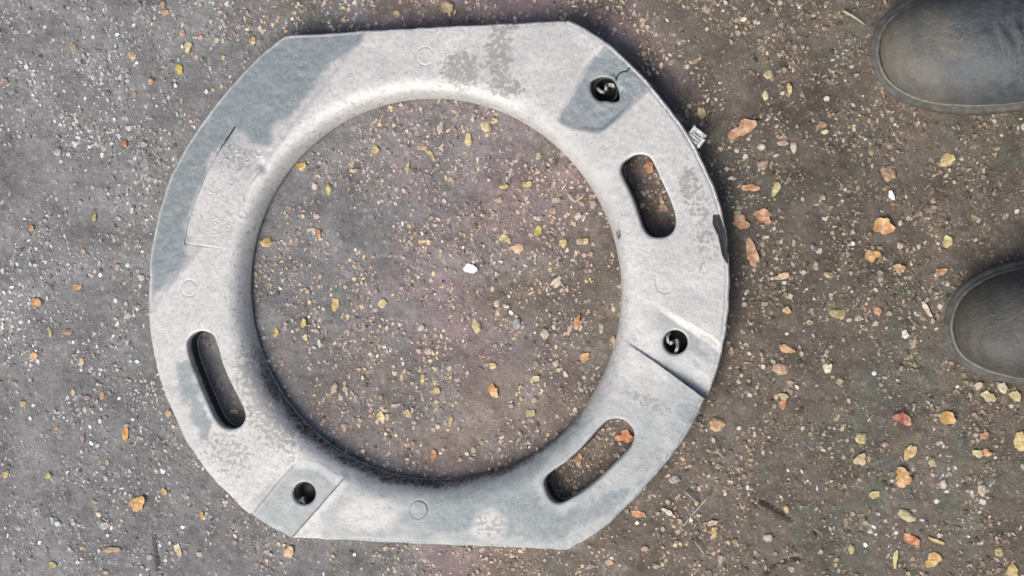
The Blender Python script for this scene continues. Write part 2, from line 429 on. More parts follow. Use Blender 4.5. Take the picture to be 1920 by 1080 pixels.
# constraint edges
allp = list(map(Vector, bset)) + list(map(Vector, pts)); edges = []; o_ = 0
for l in loops:
    n = len(l); edges += [(o_ + i, o_ + (i + 1) % n) for i in range(n)]; o_ += n
rv, re_, rf, _, _, _ = delaunay_2d_cdt(allp, edges, [], 0, 1e-6)
rv = np.array([tuple(v) for v in rv]); rf = np.array([f for f in rf if len(f) == 3])
cen = rv[rf].mean(1)
kf = inside(cen, outline) & ~inside(cen, inner)
for c in cuts:
    lo, hi = c.min(0), c.max(0); idx = np.where(np.all((cen > lo) & (cen < hi), 1))[0]; kf[idx[inside(cen[idx], c)]] = False
rf = rf[kf]
px, py = Q(rv[:, 0], rv[:, 1], H0); pp = np.stack([px, py], -1)
print('ring verts', len(rv))
# --- heights (metres), every feature modelled as relief
r = np.hypot(rv[:, 0] - cx, KY * (rv[:, 1] - cy))
dO = np.array([0.] * len(rv))
kdo = kdtree.KDTree(len(outline))
for i, p in enumerate(outline): kdo.insert((p[0], p[1], 0), i)
kdo.balance()
dO = np.array([kdo.find((p[0], p[1], 0))[2] for p in rv])
z = np.full(len(rv), H0)
# NW facet sloping to the outer edge, the flat lettered panel left standing proud of it
a = np.array([690, 62.]); bb = np.array([283, 590.]); dn = (bb - a) / np.hypot(*(bb - a)); nl = np.array([-dn[1], dn[0]])
sd_ = (pp - a) @ nl
if ((np.array([330, 300.]) - a) @ nl) < 0: sd_ = -sd_
sl = ss(sd_, -2, 12) * .0007 + np.maximum(sd_ - 3, 0) * MPP * .085
pan = ss(sdist(pp, panel), -1.2, 1.2)
te = np.array([503, 292.]) - np.array([436, 238.]); te /= np.hypot(*te); tdist = (pp - np.array([436, 238.])) @ np.array([-te[1], te[0]])
pan *= ss(tdist, 4, 100)
rightend = ss(px + py * .0, 420, 470)
z -= sl * (1 - pan) 
z += pan * .0005 * (1 - rightend)
# pad 1 (upper right)
pad1 = [(1140, 78), (1104, 108), (1076, 155), (1046, 218), (1075, 243), (1122, 246), (1168, 214), (1222, 162), (1180, 100)]
pad1 = catmull([(1150, 74), (1128, 88), (1104, 112), (1084, 145), (1060, 190), (1046, 222), (1062, 236), (1092, 244), (1124, 247), (1148, 232), (1180, 203), (1222, 160), (1210, 130)], 4)
d1 = sdist(pp, pad1); z -= ss(d1, -3, 9) * .0020
# pad 3 (right)
pad3 = creases['up3'] + [(1400, 660), (1360, 790)] + creases['lo3'][::-1] + [(1150, 600)]
i3 = inside(pp, np.array(pad3, float))
du = linedist(pp, creases['up3']); dl = linedist(pp, creases['lo3'])
outw = ss(px, 1150, 1330)
outw3 = ss(px, 1225, 1325); rec = .0040 * (.06 + .94 * outw3) * ss(px, 1165, 1215)
z -= np.where(i3, rec * ss(du, 0, 9 + 10 * outw) * (1 - .80 * (1 - ss(dl, 1, 10 + 34 * outw)) * 0), 0)
z -= np.where(i3, .0040 * (.25 + .75 * outw) * ss(px, 1165, 1200) * (1 - ss(dl, 0, 58)) * ss(dl, -1, 2.5), 0)
# pad 4 (lower left)
pad4 = [(556, 858), (515, 905), (466, 965), (540, 1030), (548, 1008), (600, 950), (645, 898), (600, 865)]
i4 = inside(pp, np.array(pad4, float)); dr4 = linedist(pp, creases['r4']); dl4 = linedist(pp, creases['l4'])
z -= np.where(i4, .0024 * ss(dl4, 0, 8) * ss(dr4, 0, 2.5) * ss(linedist(pp, [(556, 858), (600, 865), (645, 898)]), 0, 22), 0)
z += np.where(~i4, .0009 * (1 - ss(dr4, 1, 14)) * (px > 560), 0)
# south-east chord, gently dropping below the slot
z -= ss(py - (1195 - .40 * px) , -10, 120) * .0012 * ss(px, 1000, 1250)
# rolled inner edge
WCH = .0225
t_ = np.clip(1 - (r - RI) / WCH, 0, 1)
z -= (H0 - ZL) * (.16 * t_**1.6 + .50 * t_**3.2 + .34 * t_**9)
# outer edge: small lip and a groove inside it, rounded arris
lipw = ss(px, 1130, 1230) * .8 + .25
z -= lipw * .0006 * np.exp(-((dO - .0026) / .0009)**2)
z -= .0016 * np.clip(1 - dO / .0016, 0, 1)**2
# slots and holes: eased arrises
for c in cuts:
    lo, hi = c.min(0) - .004, c.max(0) + .004; idx = np.where(np.all((rv > lo) & (rv < hi), 1))[0]
    d = linedist(rv[idx], c, True); z[idx] -= .0009 * np.clip(1 - d / .0016, 0, 1)**2
# ejector pin circles: a fine groove and a slightly sunk or proud disc
for (x, y, rr), st in zip(pins, (.00005, .00006, .0006, -.0002)):
    d = np.hypot(px - x, py - y); arc = np.ones(len(px))
    if x == 1247: arc = ss(-(px - x) * .7 + (py - y), -6, 10)
    z -= .0003 * np.exp(-((d - rr) / 1.3)**2) * arc
    z += st * (1 - ss(d, rr - 1.5, rr)) * arc
# dent and casting ridge beside the panel
d = np.hypot((px - 491) * 1.0, (py - 312) * .8); z -= .0022 * np.exp(-(d / 9.)**2)
d = linedist(pp, [(483, 322), (470, 340), (462, 360), (458, 375)]); z -= .0006 * np.exp(-(d / 2.2)**2)
# worn, unreadable cast characters on the panel
strokes = [circ(404, 421, 4, 12), circ(404, 437, 3.6, 12), [(401, 404), (406, 408), (402, 412)], circ(434, 343, 4.5, 12), circ(452, 403, 7, 14), circ(429, 420, 3, 10), circ(485, 287, 6.5, 12), [(477, 283), (480, 293)],
           [(435, 271), (436, 290), (430, 293)], [(440, 283), (448, 281)], [(440, 289), (448, 288)], [(424, 296), (431, 303)], [(441, 328), (445, 320)], [(447, 326), (450, 317)], [(452, 322), (455, 312)], [(462, 298), (466, 288), (470, 297)], circ(462, 300, 4, 10),
           [(424, 372), (425, 382)], [(420, 370), (416, 376), (421, 380)], [(374, 428), (373, 438)], [(377, 404), (379, 412)], [(392, 357), (396, 362)], circ(372, 437, 4, 10), [(404, 446), (404, 450)], circ(495, 345, 6, 12), circ(505, 352, 4, 10), [(430, 354), (446, 340)], [(411, 265), (419, 275)], [(418, 259), (424, 270)]]
inb = (px > 340) & (px < 520) & (py > 235) & (py < 470); ib = np.where(inb)[0]
for k, s in enumerate(strokes):
    d = linedist(pp[ib], s, closed=len(s) > 5); z[ib] += .00030 * np.exp(-(d / 1.25)**2)
for (x, y) in ((412, 355), (395, 364), (418, 320), (404, 339)): z[ib] -= .0006 * np.exp(-(((pp[ib, 0]-x)**2 + (pp[ib, 1]-y)**2) / 2.5))
# crack by the upper hole, chipped rim
crack = [(1154, 150), (1156, 142), (1160, 136), (1168, 133), (1174, 132), (1179, 126)]
dc = linedist(pp, crack); z -= .0013 * np.exp(-(dc / 1.2)**2)
d = linedist(pp, [(1148, 143), (1152, 148)]); z += .0009 * np.exp(-(d / 3)**2)
d = np.hypot(px - 1162, py - 172); z -= .0008 * np.exp(-(d / 9)**2) * (1 + vnoise(px, py, 5, 3))
# hammered / cast unevenness
rough_zone = np.clip(ss(sd_, 0, 20) + ss(d1, 0, 8) + i3 * ss(px, 1280, 1300), 0, 1) * (1 - pan) * (1 - inside(pp, np.array(panel, float)))
z += (fbm(px, py, 60, 71, 3) - .5) * .0011 + (fbm(px, py, 11, 81, 2) - .5) * (.00026 + .00045 * rough_zone)
z -= ss(sdist(pp, [(1338, 403), (1348, 402), (1358, 430), (1364, 470), (1364, 494), (1355, 478), (1347, 440), (1337, 420)]), -1.5, 2) * .0009
# --- weathering masks, some with painted shade
def blob(x, y, rx, ry, ang_=0, k=1.):
    c, s = math.cos(math.radians(ang_)), math.sin(math.radians(ang_))
    u = (px - x) * c + (py - y) * s; v = -(px - x) * s + (py - y) * c
    return np.clip(1.3 - ((u / rx)**2 + (v / ry)**2), 0, 1) * k
nwpoly = [(700, 50), (640, 112), (602, 138), (572, 185), (555, 205), (520, 240), (505, 275), (470, 262), (436, 238), (408, 283), (384, 331), (366, 375), (352, 420), (345, 456), (348, 500), (284, 560), (270, 500), (300, 330), (430, 130), (520, 50)]
big = (fbm(px, py, 30, 91, 4) - .5)
Bl = ss(sdist(pp, nwpoly) + big * 30, -10, 14) * ss(dO, .001, .0045)
Bl = np.maximum(Bl, ss(d1 + big * 14, 2, 9) * .95 * ss(dO, .002, .005))
Bl = np.maximum(Bl, ss(sdist(pp, [(322, 672), (352, 668), (372, 720), (405, 790), (398, 835), (372, 830), (345, 765)]) + big * 30, -2, 10) * .85)
botp = [(640, 880), (700, 895), (760, 922), (830, 928), (930, 900), (1010, 850), (1060, 800), (1120, 775), (1110, 800), (1020, 880), (1015, 920), (1060, 955), (1180, 905), (1205, 900), (1150, 960), (1060, 1020), (560, 1000), (600, 965)]
Bl = np.maximum(Bl, ss(sdist(pp, botp) + big * 45, -14, 20) * (.6 + .4 * ss(px, 700, 850)))  # blue-grey weathering, spread wider to paint in shade on the lower band
Bl = np.maximum(Bl, blob(1290, 775, 38, 26, 20) * .95)
Bl = np.maximum(Bl, blob(1285, 655, 45, 30, 60) * .5); Bl = np.maximum(Bl, blob(1300, 575, 50, 30, 40) * .28)
Bl = np.maximum(Bl, i4 * ss(dl4, 0, 8) * .66); Bl = np.maximum(Bl, blob(512, 930, 45, 30, -45) * .6); Bl = np.maximum(Bl, i3 * ss(du, 2, 20) * ss(px, 1190, 1260) * .56)
Bl = np.maximum(Bl, .62 * ss(py + .35 * (px - 1000), 700, 860) * ss(px, 560, 640) * ss(py, 640, 720))  # weaker light of the lower right side painted in along with weathering
Bl = Bl * (1 - .8 * blob(918, 985, 35, 32, 0)) * (1 - .8 * blob(690, 965, 60, 32, 0))
Bl = np.maximum(Bl, np.exp(-((r - RI - .012) / .008)**2) * ss(px, 900, 1000) * ss(500 - py, 0, 150) * .35)
Gs = blob(865, 130, 42, 40) + blob(935, 105, 30, 60) + blob(950, 165, 40, 20) + blob(950, 50, 30, 14) + .6 * blob(1300, 365, 32, 55, -20) + .7 * blob(1325, 455, 25, 60, 0) \
    + .85 * blob(500, 760, 55, 120, -25) + .7 * blob(430, 850, 60, 45, 30) + .8 * blob(1215, 752, 60, 14, 28) + .6 * blob(1240, 860, 40, 25) + .5 * blob(430, 290, 60, 40, 40) + .7 * blob(920, 985, 40, 30) + .5 * blob(1060, 790, 50, 30, -40) + .6 * blob(1290, 340, 20, 30)
Gs = np.clip(Gs + .25 * np.exp(-((r - RI) / .02)**2), 0, 1)
black = [(1338, 403), (1348, 402), (1358, 430), (1364, 470), (1364, 494), (1355, 478), (1347, 440), (1337, 420)]
Dk = ss(sdist(pp, black), -2.5, .5)
Dk = np.maximum(Dk, np.exp(-(dc / 1.3)**2) * .9)
Dk = np.maximum(Dk, blob(1158, 440, 7, 14, 0) * .6)
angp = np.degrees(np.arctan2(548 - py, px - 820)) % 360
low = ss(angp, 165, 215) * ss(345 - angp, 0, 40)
Dk = np.maximum(Dk, ss(t_ + big * .5, .42, .95) * low * .62)  # dark mottling with painted shade on the lower inner bevel
Dk = np.maximum(Dk, np.exp(-(dl / 1.8)**2) * .62 * ss(px, 1180, 1215)); Dk = np.maximum(Dk, blob(489, 310, 8, 11) * .4)
edge_pan = linedist(pp, [(345, 456), (352, 420), (366, 375), (384, 331), (408, 283), (436, 238)])
Dk = np.maximum(Dk, np.exp(-(edge_pan / 2.0)**2) * 1.0)  # shade of the panel's left step painted as a dark line
Dk = np.maximum(Dk, np.exp(-(linedist(pp, [(345, 458), (420, 467)]) / 2.0)**2) * .62)  # shadow line below the panel painted in
Dk = np.maximum(Dk, np.exp(-(dr4 / 1.8)**2) * .55)
for (x, y, rr) in pins:
    dd = np.hypot(px - x, py - y); Dk = np.maximum(Dk, np.exp(-((dd - rr) / 1.1)**2) * (.36 if x != 1247 else .15))
# --- assemble: top sheet + walls + underside
nb = len(bset)
used_loops = []; o_ = 0
for l in loops: used_loops.append(np.arange(o_, o_ + len(l))); o_ += len(l)
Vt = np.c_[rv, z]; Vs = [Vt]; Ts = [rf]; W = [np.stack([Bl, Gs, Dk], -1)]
off = len(Vt)
ZB = .0012
for li, idx in enumerate(used_loops):
    ring_xy = rv[idx]; n = len(idx)
    ztop = z[idx]
    prev = idx
    levels = [.45, .0]
    for lv in levels:
        zz = ZB + (ztop - ZB) * lv
        # slight draft on the walls, as on a casting
        xy_ = ring_xy
        if li == 0: xy_ = np.array([cx, cy]) + (ring_xy - np.array([cx, cy])) * (1 - .022 * (1 - lv))
        v = np.c_[xy_, zz]; Vs.append(v)
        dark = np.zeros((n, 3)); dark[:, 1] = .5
        if li >= 2: dark[:, 2] = .80  # shade inside slots and holes painted onto their walls
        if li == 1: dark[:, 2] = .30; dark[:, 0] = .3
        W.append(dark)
        cur = off + np.arange(n); off += n
        nx = np.roll(np.arange(n), -1)
        q1 = np.stack([prev, cur, cur[nx]], -1); q2 = np.stack([prev, cur[nx], prev[nx]], -1)
        if li == 0: q1 = q1; q2 = q2
        Ts += [q1, q2]; prev = cur
# underside (coarse fan-free copy of the top triangulation boundary): reuse the top sheet flattened
rvb = rv.copy(); kk = used_loops[0]; rvb[kk] = np.array([cx, cy]) + (rv[kk] - np.array([cx, cy])) * .970
far_ = np.hypot(rv[:, 0]-cx, rv[:, 1]-cy) - RI; bl = np.clip(1 - dO / .05, 0, 1) * .022; bl[kk] = .022; rvb = np.array([cx, cy]) + (rv - np.array([cx, cy])) * (1 - bl)[:, None]
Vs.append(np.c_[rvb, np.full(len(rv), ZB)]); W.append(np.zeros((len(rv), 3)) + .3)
Ts.append(rf[:, ::-1] + off)
Vall = np.vstack(Vs); Tall = np.vstack(Ts)
ring_root = empty('cast_ring_plate', (cx, cy, 0))
tag(ring_root, 'large worn grey cast metal ring with three slots and three round holes', 'metal ring')
plate = big_mesh('plate', Vall - np.array([cx, cy, 0]), Tall, M_plate, ring_root)
vcol(plate, 'wear_shade', np.clip(np.vstack(W), 0, 1))
bm = bmesh.new(); bm.from_mesh(plate.data); bmesh.ops.remove_doubles(bm, verts=[v for v in bm.verts if v.co.z < ZB + 1e-5], dist=1e-6)
bmesh.ops.delete(bm, geom=[v for v in bm.verts if not v.link_faces], context='VERTS')
bmesh.ops.recalc_face_normals(bm, faces=bm.faces); bm.to_mesh(plate.data); bm.free()
plate.data.set_sharp_from_angle(angle=math.radians(38))

# bushings and the bent clips seen at the bottom of the three round holes
clips = {3: [[(1119, 163), (1124, 170), (1131, 173), (1135, 171)], [(1136, 170), (1136, 158)], [(1137, 160), (1147, 159), (1150, 164)]],
         4: [[(1256, 624), (1251, 632), (1253, 644)], [(1254, 645), (1263, 641)], [(1268, 636), (1270, 650), (1265, 664)]],
         5: [[(552, 928), (555, 938), (560, 942), (564, 934)], [(565, 932), (568, 942), (570, 950)]]}
for ci, (hx, hy, hr) in {3: (1131, 168, 23), 4: (1265, 642, 23), 5: (568, 926, 21.5)}.items():
    c = P(hx, hy, H0)[:2]; R0 = hr * MPP * .985
    V = []; Fc = []; n = 40
    prof = [(R0 + .0014, .0015), (R0 + .0014, H0 - .0075), (R0 - .0007, H0 - .0068), (R0 - .0007, .006), (0.0001, .0055)]
    for (rr, zz) in prof:
        for k in range(n):
            t = 2*math.pi*k/n; V.append((c[0]+rr*math.cos(t)-cx, c[1]+rr*math.sin(t)-cy, zz))
    for i in range(len(prof)-1):
        for k in range(n): Fc.append((i*n+k, i*n+(k+1) % n, (i+1)*n+(k+1) % n, (i+1)*n+k))
    mesh_np('bushing', V, Fc, M_black, ring_root, True)
    V = []; Fc = []
    for pl in clips[ci]:
        c2 = resample(catmull(pl, 6, False), 1.6, False)
        tn = np.gradient(c2, axis=0); tn /= np.hypot(*tn.T)[:, None]; nn = np.stack([-tn[:, 1], tn[:, 0]], -1)
        b0 = len(V); wv = 2.2 + 1.5 * random.random()
        for k, (q, nv) in enumerate(zip(c2, nn)):
            zc = .0135 + .003 * math.sin(k / len(c2) * 3)
            for (o2, dz) in ((-wv, 0), (wv, 0), (wv, -.0055), (-wv, -.0055)):
                w3 = P(*(q + nv * o2), zc); V.append((w3[0]-cx, w3[1]-cy, zc + dz))
        m_ = len(c2)
        for k in range(m_-1):
            for j in range(4): Fc.append((b0+k*4+j, b0+k*4+(j+1) % 4, b0+(k+1)*4+(j+1) % 4, b0+(k+1)*4+j))
        Fc += [(b0, b0+1, b0+2, b0+3), (b0+(m_-1)*4+3, b0+(m_-1)*4+2, b0+(m_-1)*4+1, b0+(m_-1)*4)]
    mesh_np('clip', V, Fc, M_clip, ring_root)

# ================================================================ SMALL METAL TAB by the upper right edge
def boxes(name, bxs, mat, parent, bev=.0004):
    bm = bmesh.new()
    for (x0, x1, y0, y1, z0, z1) in bxs:
        z0 += TZ; z1 += TZ
        r_ = bmesh.ops.create_cube(bm, size=1)['verts']
        for v in r_: v.co = Vector(((x0+x1)/2 + v.co.x*(x1-x0), (y0+y1)/2 + v.co.y*(y1-y0), (z0+z1)/2 + v.co.z*(z1-z0)))
    bmesh.ops.bevel(bm, geom=list(bm.edges), offset=bev, segments=1, affect='EDGES')
    me = bpy.data.meshes.new(name); bm.to_mesh(me); bm.free(); me.materials.append(mat)
    o = bpy.data.objects.new(name, me); C.objects.link(o); o.parent = parent; return o
tp = P(1306, 259, .021); tab = empty('metal_tab', (tp[0], tp[1], 0)); tab.rotation_euler.z = math.radians(-38)
TZ = .0085
tag(tab, 'small silver square-windowed tab sticking out from under the upper right edge of the metal ring', 'metal tab')
mm = .001
tab_parts = [('base_plate', [(-9*mm, 5.2*mm, -6.2*mm, 7.0*mm, 6.5*mm, 9*mm)]),
             ('frame', [(-6.6*mm, 3.2*mm, 5.9*mm, 7.1*mm, 9*mm, 11*mm), (-6.6*mm, 3.2*mm, 1.1*mm, 2.1*mm, 9*mm, 11*mm), (2.0*mm, 3.4*mm, 2.1*mm, 5.9*mm, 9*mm, 11.4*mm), (-5.6*mm, -4.4*mm, 2.1*mm, 5.9*mm, 9*mm, 11*mm)]),
             ('bar', [(-7*mm, 3.2*mm, -1.6*mm, -.1*mm, 9*mm, 11*mm)]), ('bar', [(-7*mm, 3.2*mm, -5.2*mm, -2.7*mm, 9*mm, 10.8*mm)]),
             ('end_flange', [(4.0*mm, 6.6*mm, -5.8*mm, 3.4*mm, 6*mm, 11.6*mm)])]
for nme, b_ in tab_parts: boxes(nme, b_, M_tab, tab)
mesh_np('stem', *tube([(-3*mm, 0, 1*mm), (-1*mm, 0, 8*mm), (1*mm, 0, TZ + 6.6*mm)], 2.2*mm, 8), M_tab, tab)
mesh_np('foot', *tube([(-3*mm, 0, 0.0), (-3*mm, 0, 2*mm)], 4*mm, 10), M_tab, tab)

# ================================================================ BOOTS
S_K = np.array([0, 3, 8, 16, 30, 50, 75, 100, 130, 165, 200, 235, 262, 280, 292, 297]) * mm
W_K = np.array([0, 16, 26, 34, 42.5, 49, 52, 53, 51.5, 47, 42, 40, 37.5, 30, 18, 0]) * mm
def half(s): return np.interp(s, S_K, W_K)
def footprint(off, mirror, n=70):
    t = (1 - np.cos(np.linspace(0, math.pi, n))) / 2 * .297
    hw = half(t)
    bend = 0.002 * np.sin(np.clip(t / .297, 0, 1) * math.pi) * mirror
    up = np.stack([t, bend + hw * (1 + .02 * mirror * np.sin(t / .297 * 6.28))], -1)
    dn = np.stack([t, bend - hw * (1 - .02 * mirror * np.sin(t / .297 * 6.28))], -1)[::-1]
    p = np.vstack([up, dn[1:-1]])
    p = resample(p, .004)
    c = np.array([.14, 0])
    tn = np.roll(p, -1, 0) - np.roll(p, 1, 0); tn /= np.maximum(np.hypot(*tn.T), 1e-9)[:, None]
    nrm = np.stack([tn[:, 1], -tn[:, 0]], -1)
    sgn = np.sign(((p - c) * nrm).sum(1).mean())
    q = p + nrm * sgn * off
    for _ in range(3): q = (np.roll(q, 1, 0) + 2 * q + np.roll(q, -1, 0)) / 4
    return q
def prism_rings(name, rings, mat, parent, captop=True):
    n = len(rings[0][0]); V = []; Fc = []
    for (p, zf) in rings:
        for k, q in enumerate(p): V.append((q[0], q[1], zf[k] if hasattr(zf, '__len__') else zf))
    for i in range(len(rings) - 1):
        for k in range(n): Fc.append((i*n+k, i*n+(k+1) % n, (i+1)*n+(k+1) % n, (i+1)*n+k))
    if captop: Fc.append(tuple(range((len(rings)-1)*n, len(rings)*n)))
    Fc.append(tuple(range(n))[::-1])
    return mesh_np(name, V, Fc, mat, parent, True)
def toe_spring(p, z0): return [z0 + .010 * max(0, 1 - q[0] / .05)**2 for q in p]
def make_boot(tip, ang_, mirror, leather, label):
    c = P(*tip, .012); root = empty('work_boot', (c[0], c[1], .0005)); root.rotation_euler.z = math.radians(ang_)
    tag(root, label, 'boot')
    f0 = footprint(-.003, mirror); f1 = footprint(0, mirror); f2 = footprint(-.0015, mirror); fi = footprint(-.006, mirror)
    prism_rings('outsole', [(f0, toe_spring(f0, 0.)), (f1, toe_spring(f1, .004)), (f1, toe_spring(f1, .013)), (f2, toe_spring(f2, .016)), (f2, toe_spring(f2, .018)), (f1, toe_spring(f1, .0195)), (f1, toe_spring(f1, .0235)), (f2, toe_spring(f2, .0255)), (fi, toe_spring(fi, .026))], M_rubber, root)
    fa, fb_, fc_ = footprint(-.0052, mirror), footprint(-.0068, mirror), footprint(-.0085, mirror)
    prism_rings('welt', [(fa, toe_spring(fa, .025)), (fa, toe_spring(fa, .0290)), (fb_, toe_spring(fb_, .0305)), (fc_, toe_spring(fc_, .0290)), (fc_, toe_spring(fc_, .026))], M_welt, root)
    # upper: sections from the toe back to the heel
    ns = 110; nt_ = 48; V = []; Fc = []
    for i in range(ns):
        u = i / (ns - 1); s = .0085 + (.289 - .0085) * (1 - math.cos(math.pi * u)) / 2
        ref = np.interp(s, [0.0085, .289], [0, .297])
        hw = float(half(ref)) * .885
        Hh = float(np.interp(s, np.array([8.5, 10, 14, 22, 35, 55, 80, 105, 130, 155, 180, 289])*mm, np.array([2, 10, 19, 28, 36.5, 43, 47, 52, 63, 82, 98, 100])*mm))
        if s > .27: Hh *= 1
        bend = 0.002 * math.sin(ref / .297 * math.pi) * mirror
        zb = .026 + .010 * max(0, 1 - s / .05)**2
        for j in range(nt_):
            t = math.pi * j / (nt_ - 1); ct, st = math.cos(t), max(0.0, math.sin(t))
            y = hw * (abs(ct)**.86) * (1 if ct > 0 else -1) * (1 + .02 * mirror * math.sin(ref / .297 * 6.28) * (1 if ct > 0 else -1) * 1)
            zz = zb - .002 + (Hh + .002 - (zb - .026) * .5) * st**.80
            # flex creases across the vamp, a stitched toe ridge
            cr = math.exp(-((s - .120) / .017)**2) * st
            y2 = y / .05
            zz += cr * .0050 * math.sin((s + .012 * y2 * y2 + .004 * math.sin(y2 * 7)) * 2 * math.pi / .0115)
            zz += .0012 * math.sin(s * 90 + y * 60) * st * math.exp(-((s - .08) / .05)**2)
            V.append((s, y + bend, zz))
    for i in range(ns - 1):
        for j in range(nt_ - 1): Fc.append((i*nt_+j, (i+1)*nt_+j, (i+1)*nt_+j+1, i*nt_+j+1))
    Fc.append(tuple(range(nt_))); 
    up = mesh_np('upper', V, Fc, leather, root, True)
    bm = bmesh.new(); bm.from_mesh(up.data); bmesh.ops.recalc_face_normals(bm, faces=bm.faces); bm.to_mesh(up.data); bm.free()
    # ankle shaft, open at the top
    def shaft(name, a0, a1, z0, z1, g, mat, n=44, closed=True):
        V = []; Fc = []; m_ = 9
        lay = []
        for side in (0, 1):
            for i in range(m_):
                u = i / (m_ - 1); uu = u if side == 0 else 1 - u
                zz = z0 + (z1 - z0) * uu; fl = 1 - .10 * math.sin(uu * 2.6); th = g - (0.0028 if side else 0)
                row = []
                for k in range(n):
                    t = a0 + (a1 - a0) * k / (n if closed else n - 1)
                    dip = -.012 * math.cos(t * 2) * uu
                    row.append((.222 - .010 * uu + (.058 * fl + th) * math.cos(t), (.042 * fl + th) * math.sin(t), zz + dip))
                lay.append(row)
        for row in lay: V += row
        L = len(lay)
        for i in range(L):
            i2 = (i + 1) % L
            for k in range(n if closed else n - 1): Fc.append((i*n+k, i*n+(k+1) % n, i2*n+(k+1) % n, i2*n+k))
        if not closed:
            Fc.append(tuple(i*n for i in range(L))); Fc.append(tuple(i*n+n-1 for i in range(L))[::-1])
        return mesh_np(name, V, Fc, mat, root, True)
    shaft('shaft', 0, 2*math.pi, .078, .165, 0, leather)
    shaft('elastic_gusset', math.radians(62), math.radians(118), .085, .150, .0012, M_elastic, 14, False)
    shaft('elastic_gusset', math.radians(242), math.radians(298), .085, .150, .0012, M_elastic, 14, False)
    mesh_np('pull_tab', *tube([(.276, 0, .150), (.279, 0, .172), (.272, 0, .184), (.266, 0, .172), (.267, 0, .152)], .0035, 8), M_elastic, root, True)
    # side seam where the vamp ends
    for sy in (-1, 1):
        pl = [(.135 + .004*k, sy * (.0475 - .0010*k), .034 + .006*k) for k in range(8)]
        mesh_np('seam', *tube(pl, .0012, 6), M_welt, root, True)
    return root
make_boot((1633, 106), 3.6, -1, M_leath1, 'dusty black leather work boot, the upper one, in the top right corner')
make_boot((1769, 608), 1.0, 1, M_leath2, 'darker dusty black work boot, the lower one cut off by the right edge')

# ================================================================ GROUND PIECES
def gzi(x, y):                               # height of the ground mesh itself under a point
    i = np.clip(np.searchsorted(gx, x) - 1, 0, len(gx) - 2); j = np.clip(np.searchsorted(gy, y) - 1, 0, len(gy) - 2)
    u = (x - gx[i]) / (gx[i+1] - gx[i]); v = (y - gy[j]) / (gy[j+1] - gy[j])
    return (gz[j, i]*(1-u) + gz[j, i+1]*u)*(1-v) + (gz[j+1, i]*(1-u) + gz[j+1, i+1]*u)*v
def gzat(x, y): return float(gzi(np.array([x]), np.array([y]))[0])
# stone shapes shared between the alike embedded stones (children of the ground)
def stone_mesh(k):
    rr = random.Random(100 + k); n = rr.choice([6, 7, 8]); V = []; Fc = []
    ph = sorted(rr.uniform(0, 6.28) for _ in range(n)); ph = [(2*math.pi*(i + rr.uniform(-.28, .28))/n) for i in range(n)]
    rad = [rr.uniform(.72, 1.12) for _ in range(n)]
    for lv, (sc, zz) in enumerate(((1.0, -.35), (.97, .16), (.62, .40))):
        for a_, q in zip(ph, rad): V.append((q*sc*math.cos(a_)*.5, q*sc*math.sin(a_)*.5, zz*(1+rr.uniform(-.15, .15))))
    for i in range(2):
        for k2 in range(n): Fc.append((i*n+k2, i*n+(k2+1) % n, (i+1)*n+(k2+1) % n, (i+1)*n+k2))
    Fc.append(tuple(range(2*n, 3*n)))
    me = bpy.data.meshes.new('stone'); me.from_pydata(V, [], Fc); me.materials.append(M_stone); me.update(); return me
SM = [stone_mesh(k) for k in range(14)]
def s2l(c): return tuple(((v/255)/12.92 if v/255 < .04045 else ((v/255+.055)/1.055)**2.4) for v in c)
PAL_L = [(150, 150, 150), (172, 172, 170), (190, 188, 182), (160, 150, 140), (176, 158, 136), (138, 138, 140), (205, 203, 198), (150, 128, 128)]
PAL_C = [(186, 165, 142), (196, 172, 140), (160, 148, 140), (205, 190, 150), (176, 158, 150), (150, 150, 150), (214, 200, 170), (166, 140, 120)]
PAL_R = [(170, 148, 120), (186, 160, 116), (150, 130, 110), (190, 176, 136), (165, 160, 140), (140, 118, 100), (205, 190, 150), (150, 136, 130)]
def palette(px_, rr):
    return rr.choice(PAL_L if px_ < 380 + rr.uniform(-120, 120) else PAL_C if px_ < 1150 else PAL_R)
placed = []
def stone(px_, py_, w_, h_, a_, col, k=None):
    c = P(px_, py_, 0); o = bpy.data.objects.new('stone', SM[(k if k is not None else random.randrange(len(SM)))]); C.objects.link(o); o.parent = ground
    o.location = (c[0], c[1], gzat(c[0], c[1]) + .0006); o.rotation_euler = (random.uniform(-.15, .15), random.uniform(-.15, .15), math.radians(a_))
    o.scale = (w_*MPP, h_*MPP, min(w_, h_)*MPP*.38)
    l = s2l(col); o.color = (*[float(min(1, v*1.0)) for v in l], 1); placed.append((px_, py_, max(w_, h_)/2)); return o
under = lambda x, y: (inside(np.array([[x, y]]), outline_px)[0] and np.hypot(x-820, (y-548)*.958) > 338)
near_boot = lambda x, y: (x > 1625 and y < 208 and x > 1625 + (y-100)**2*.012) or (x > 1765 and 485 < y < 720)
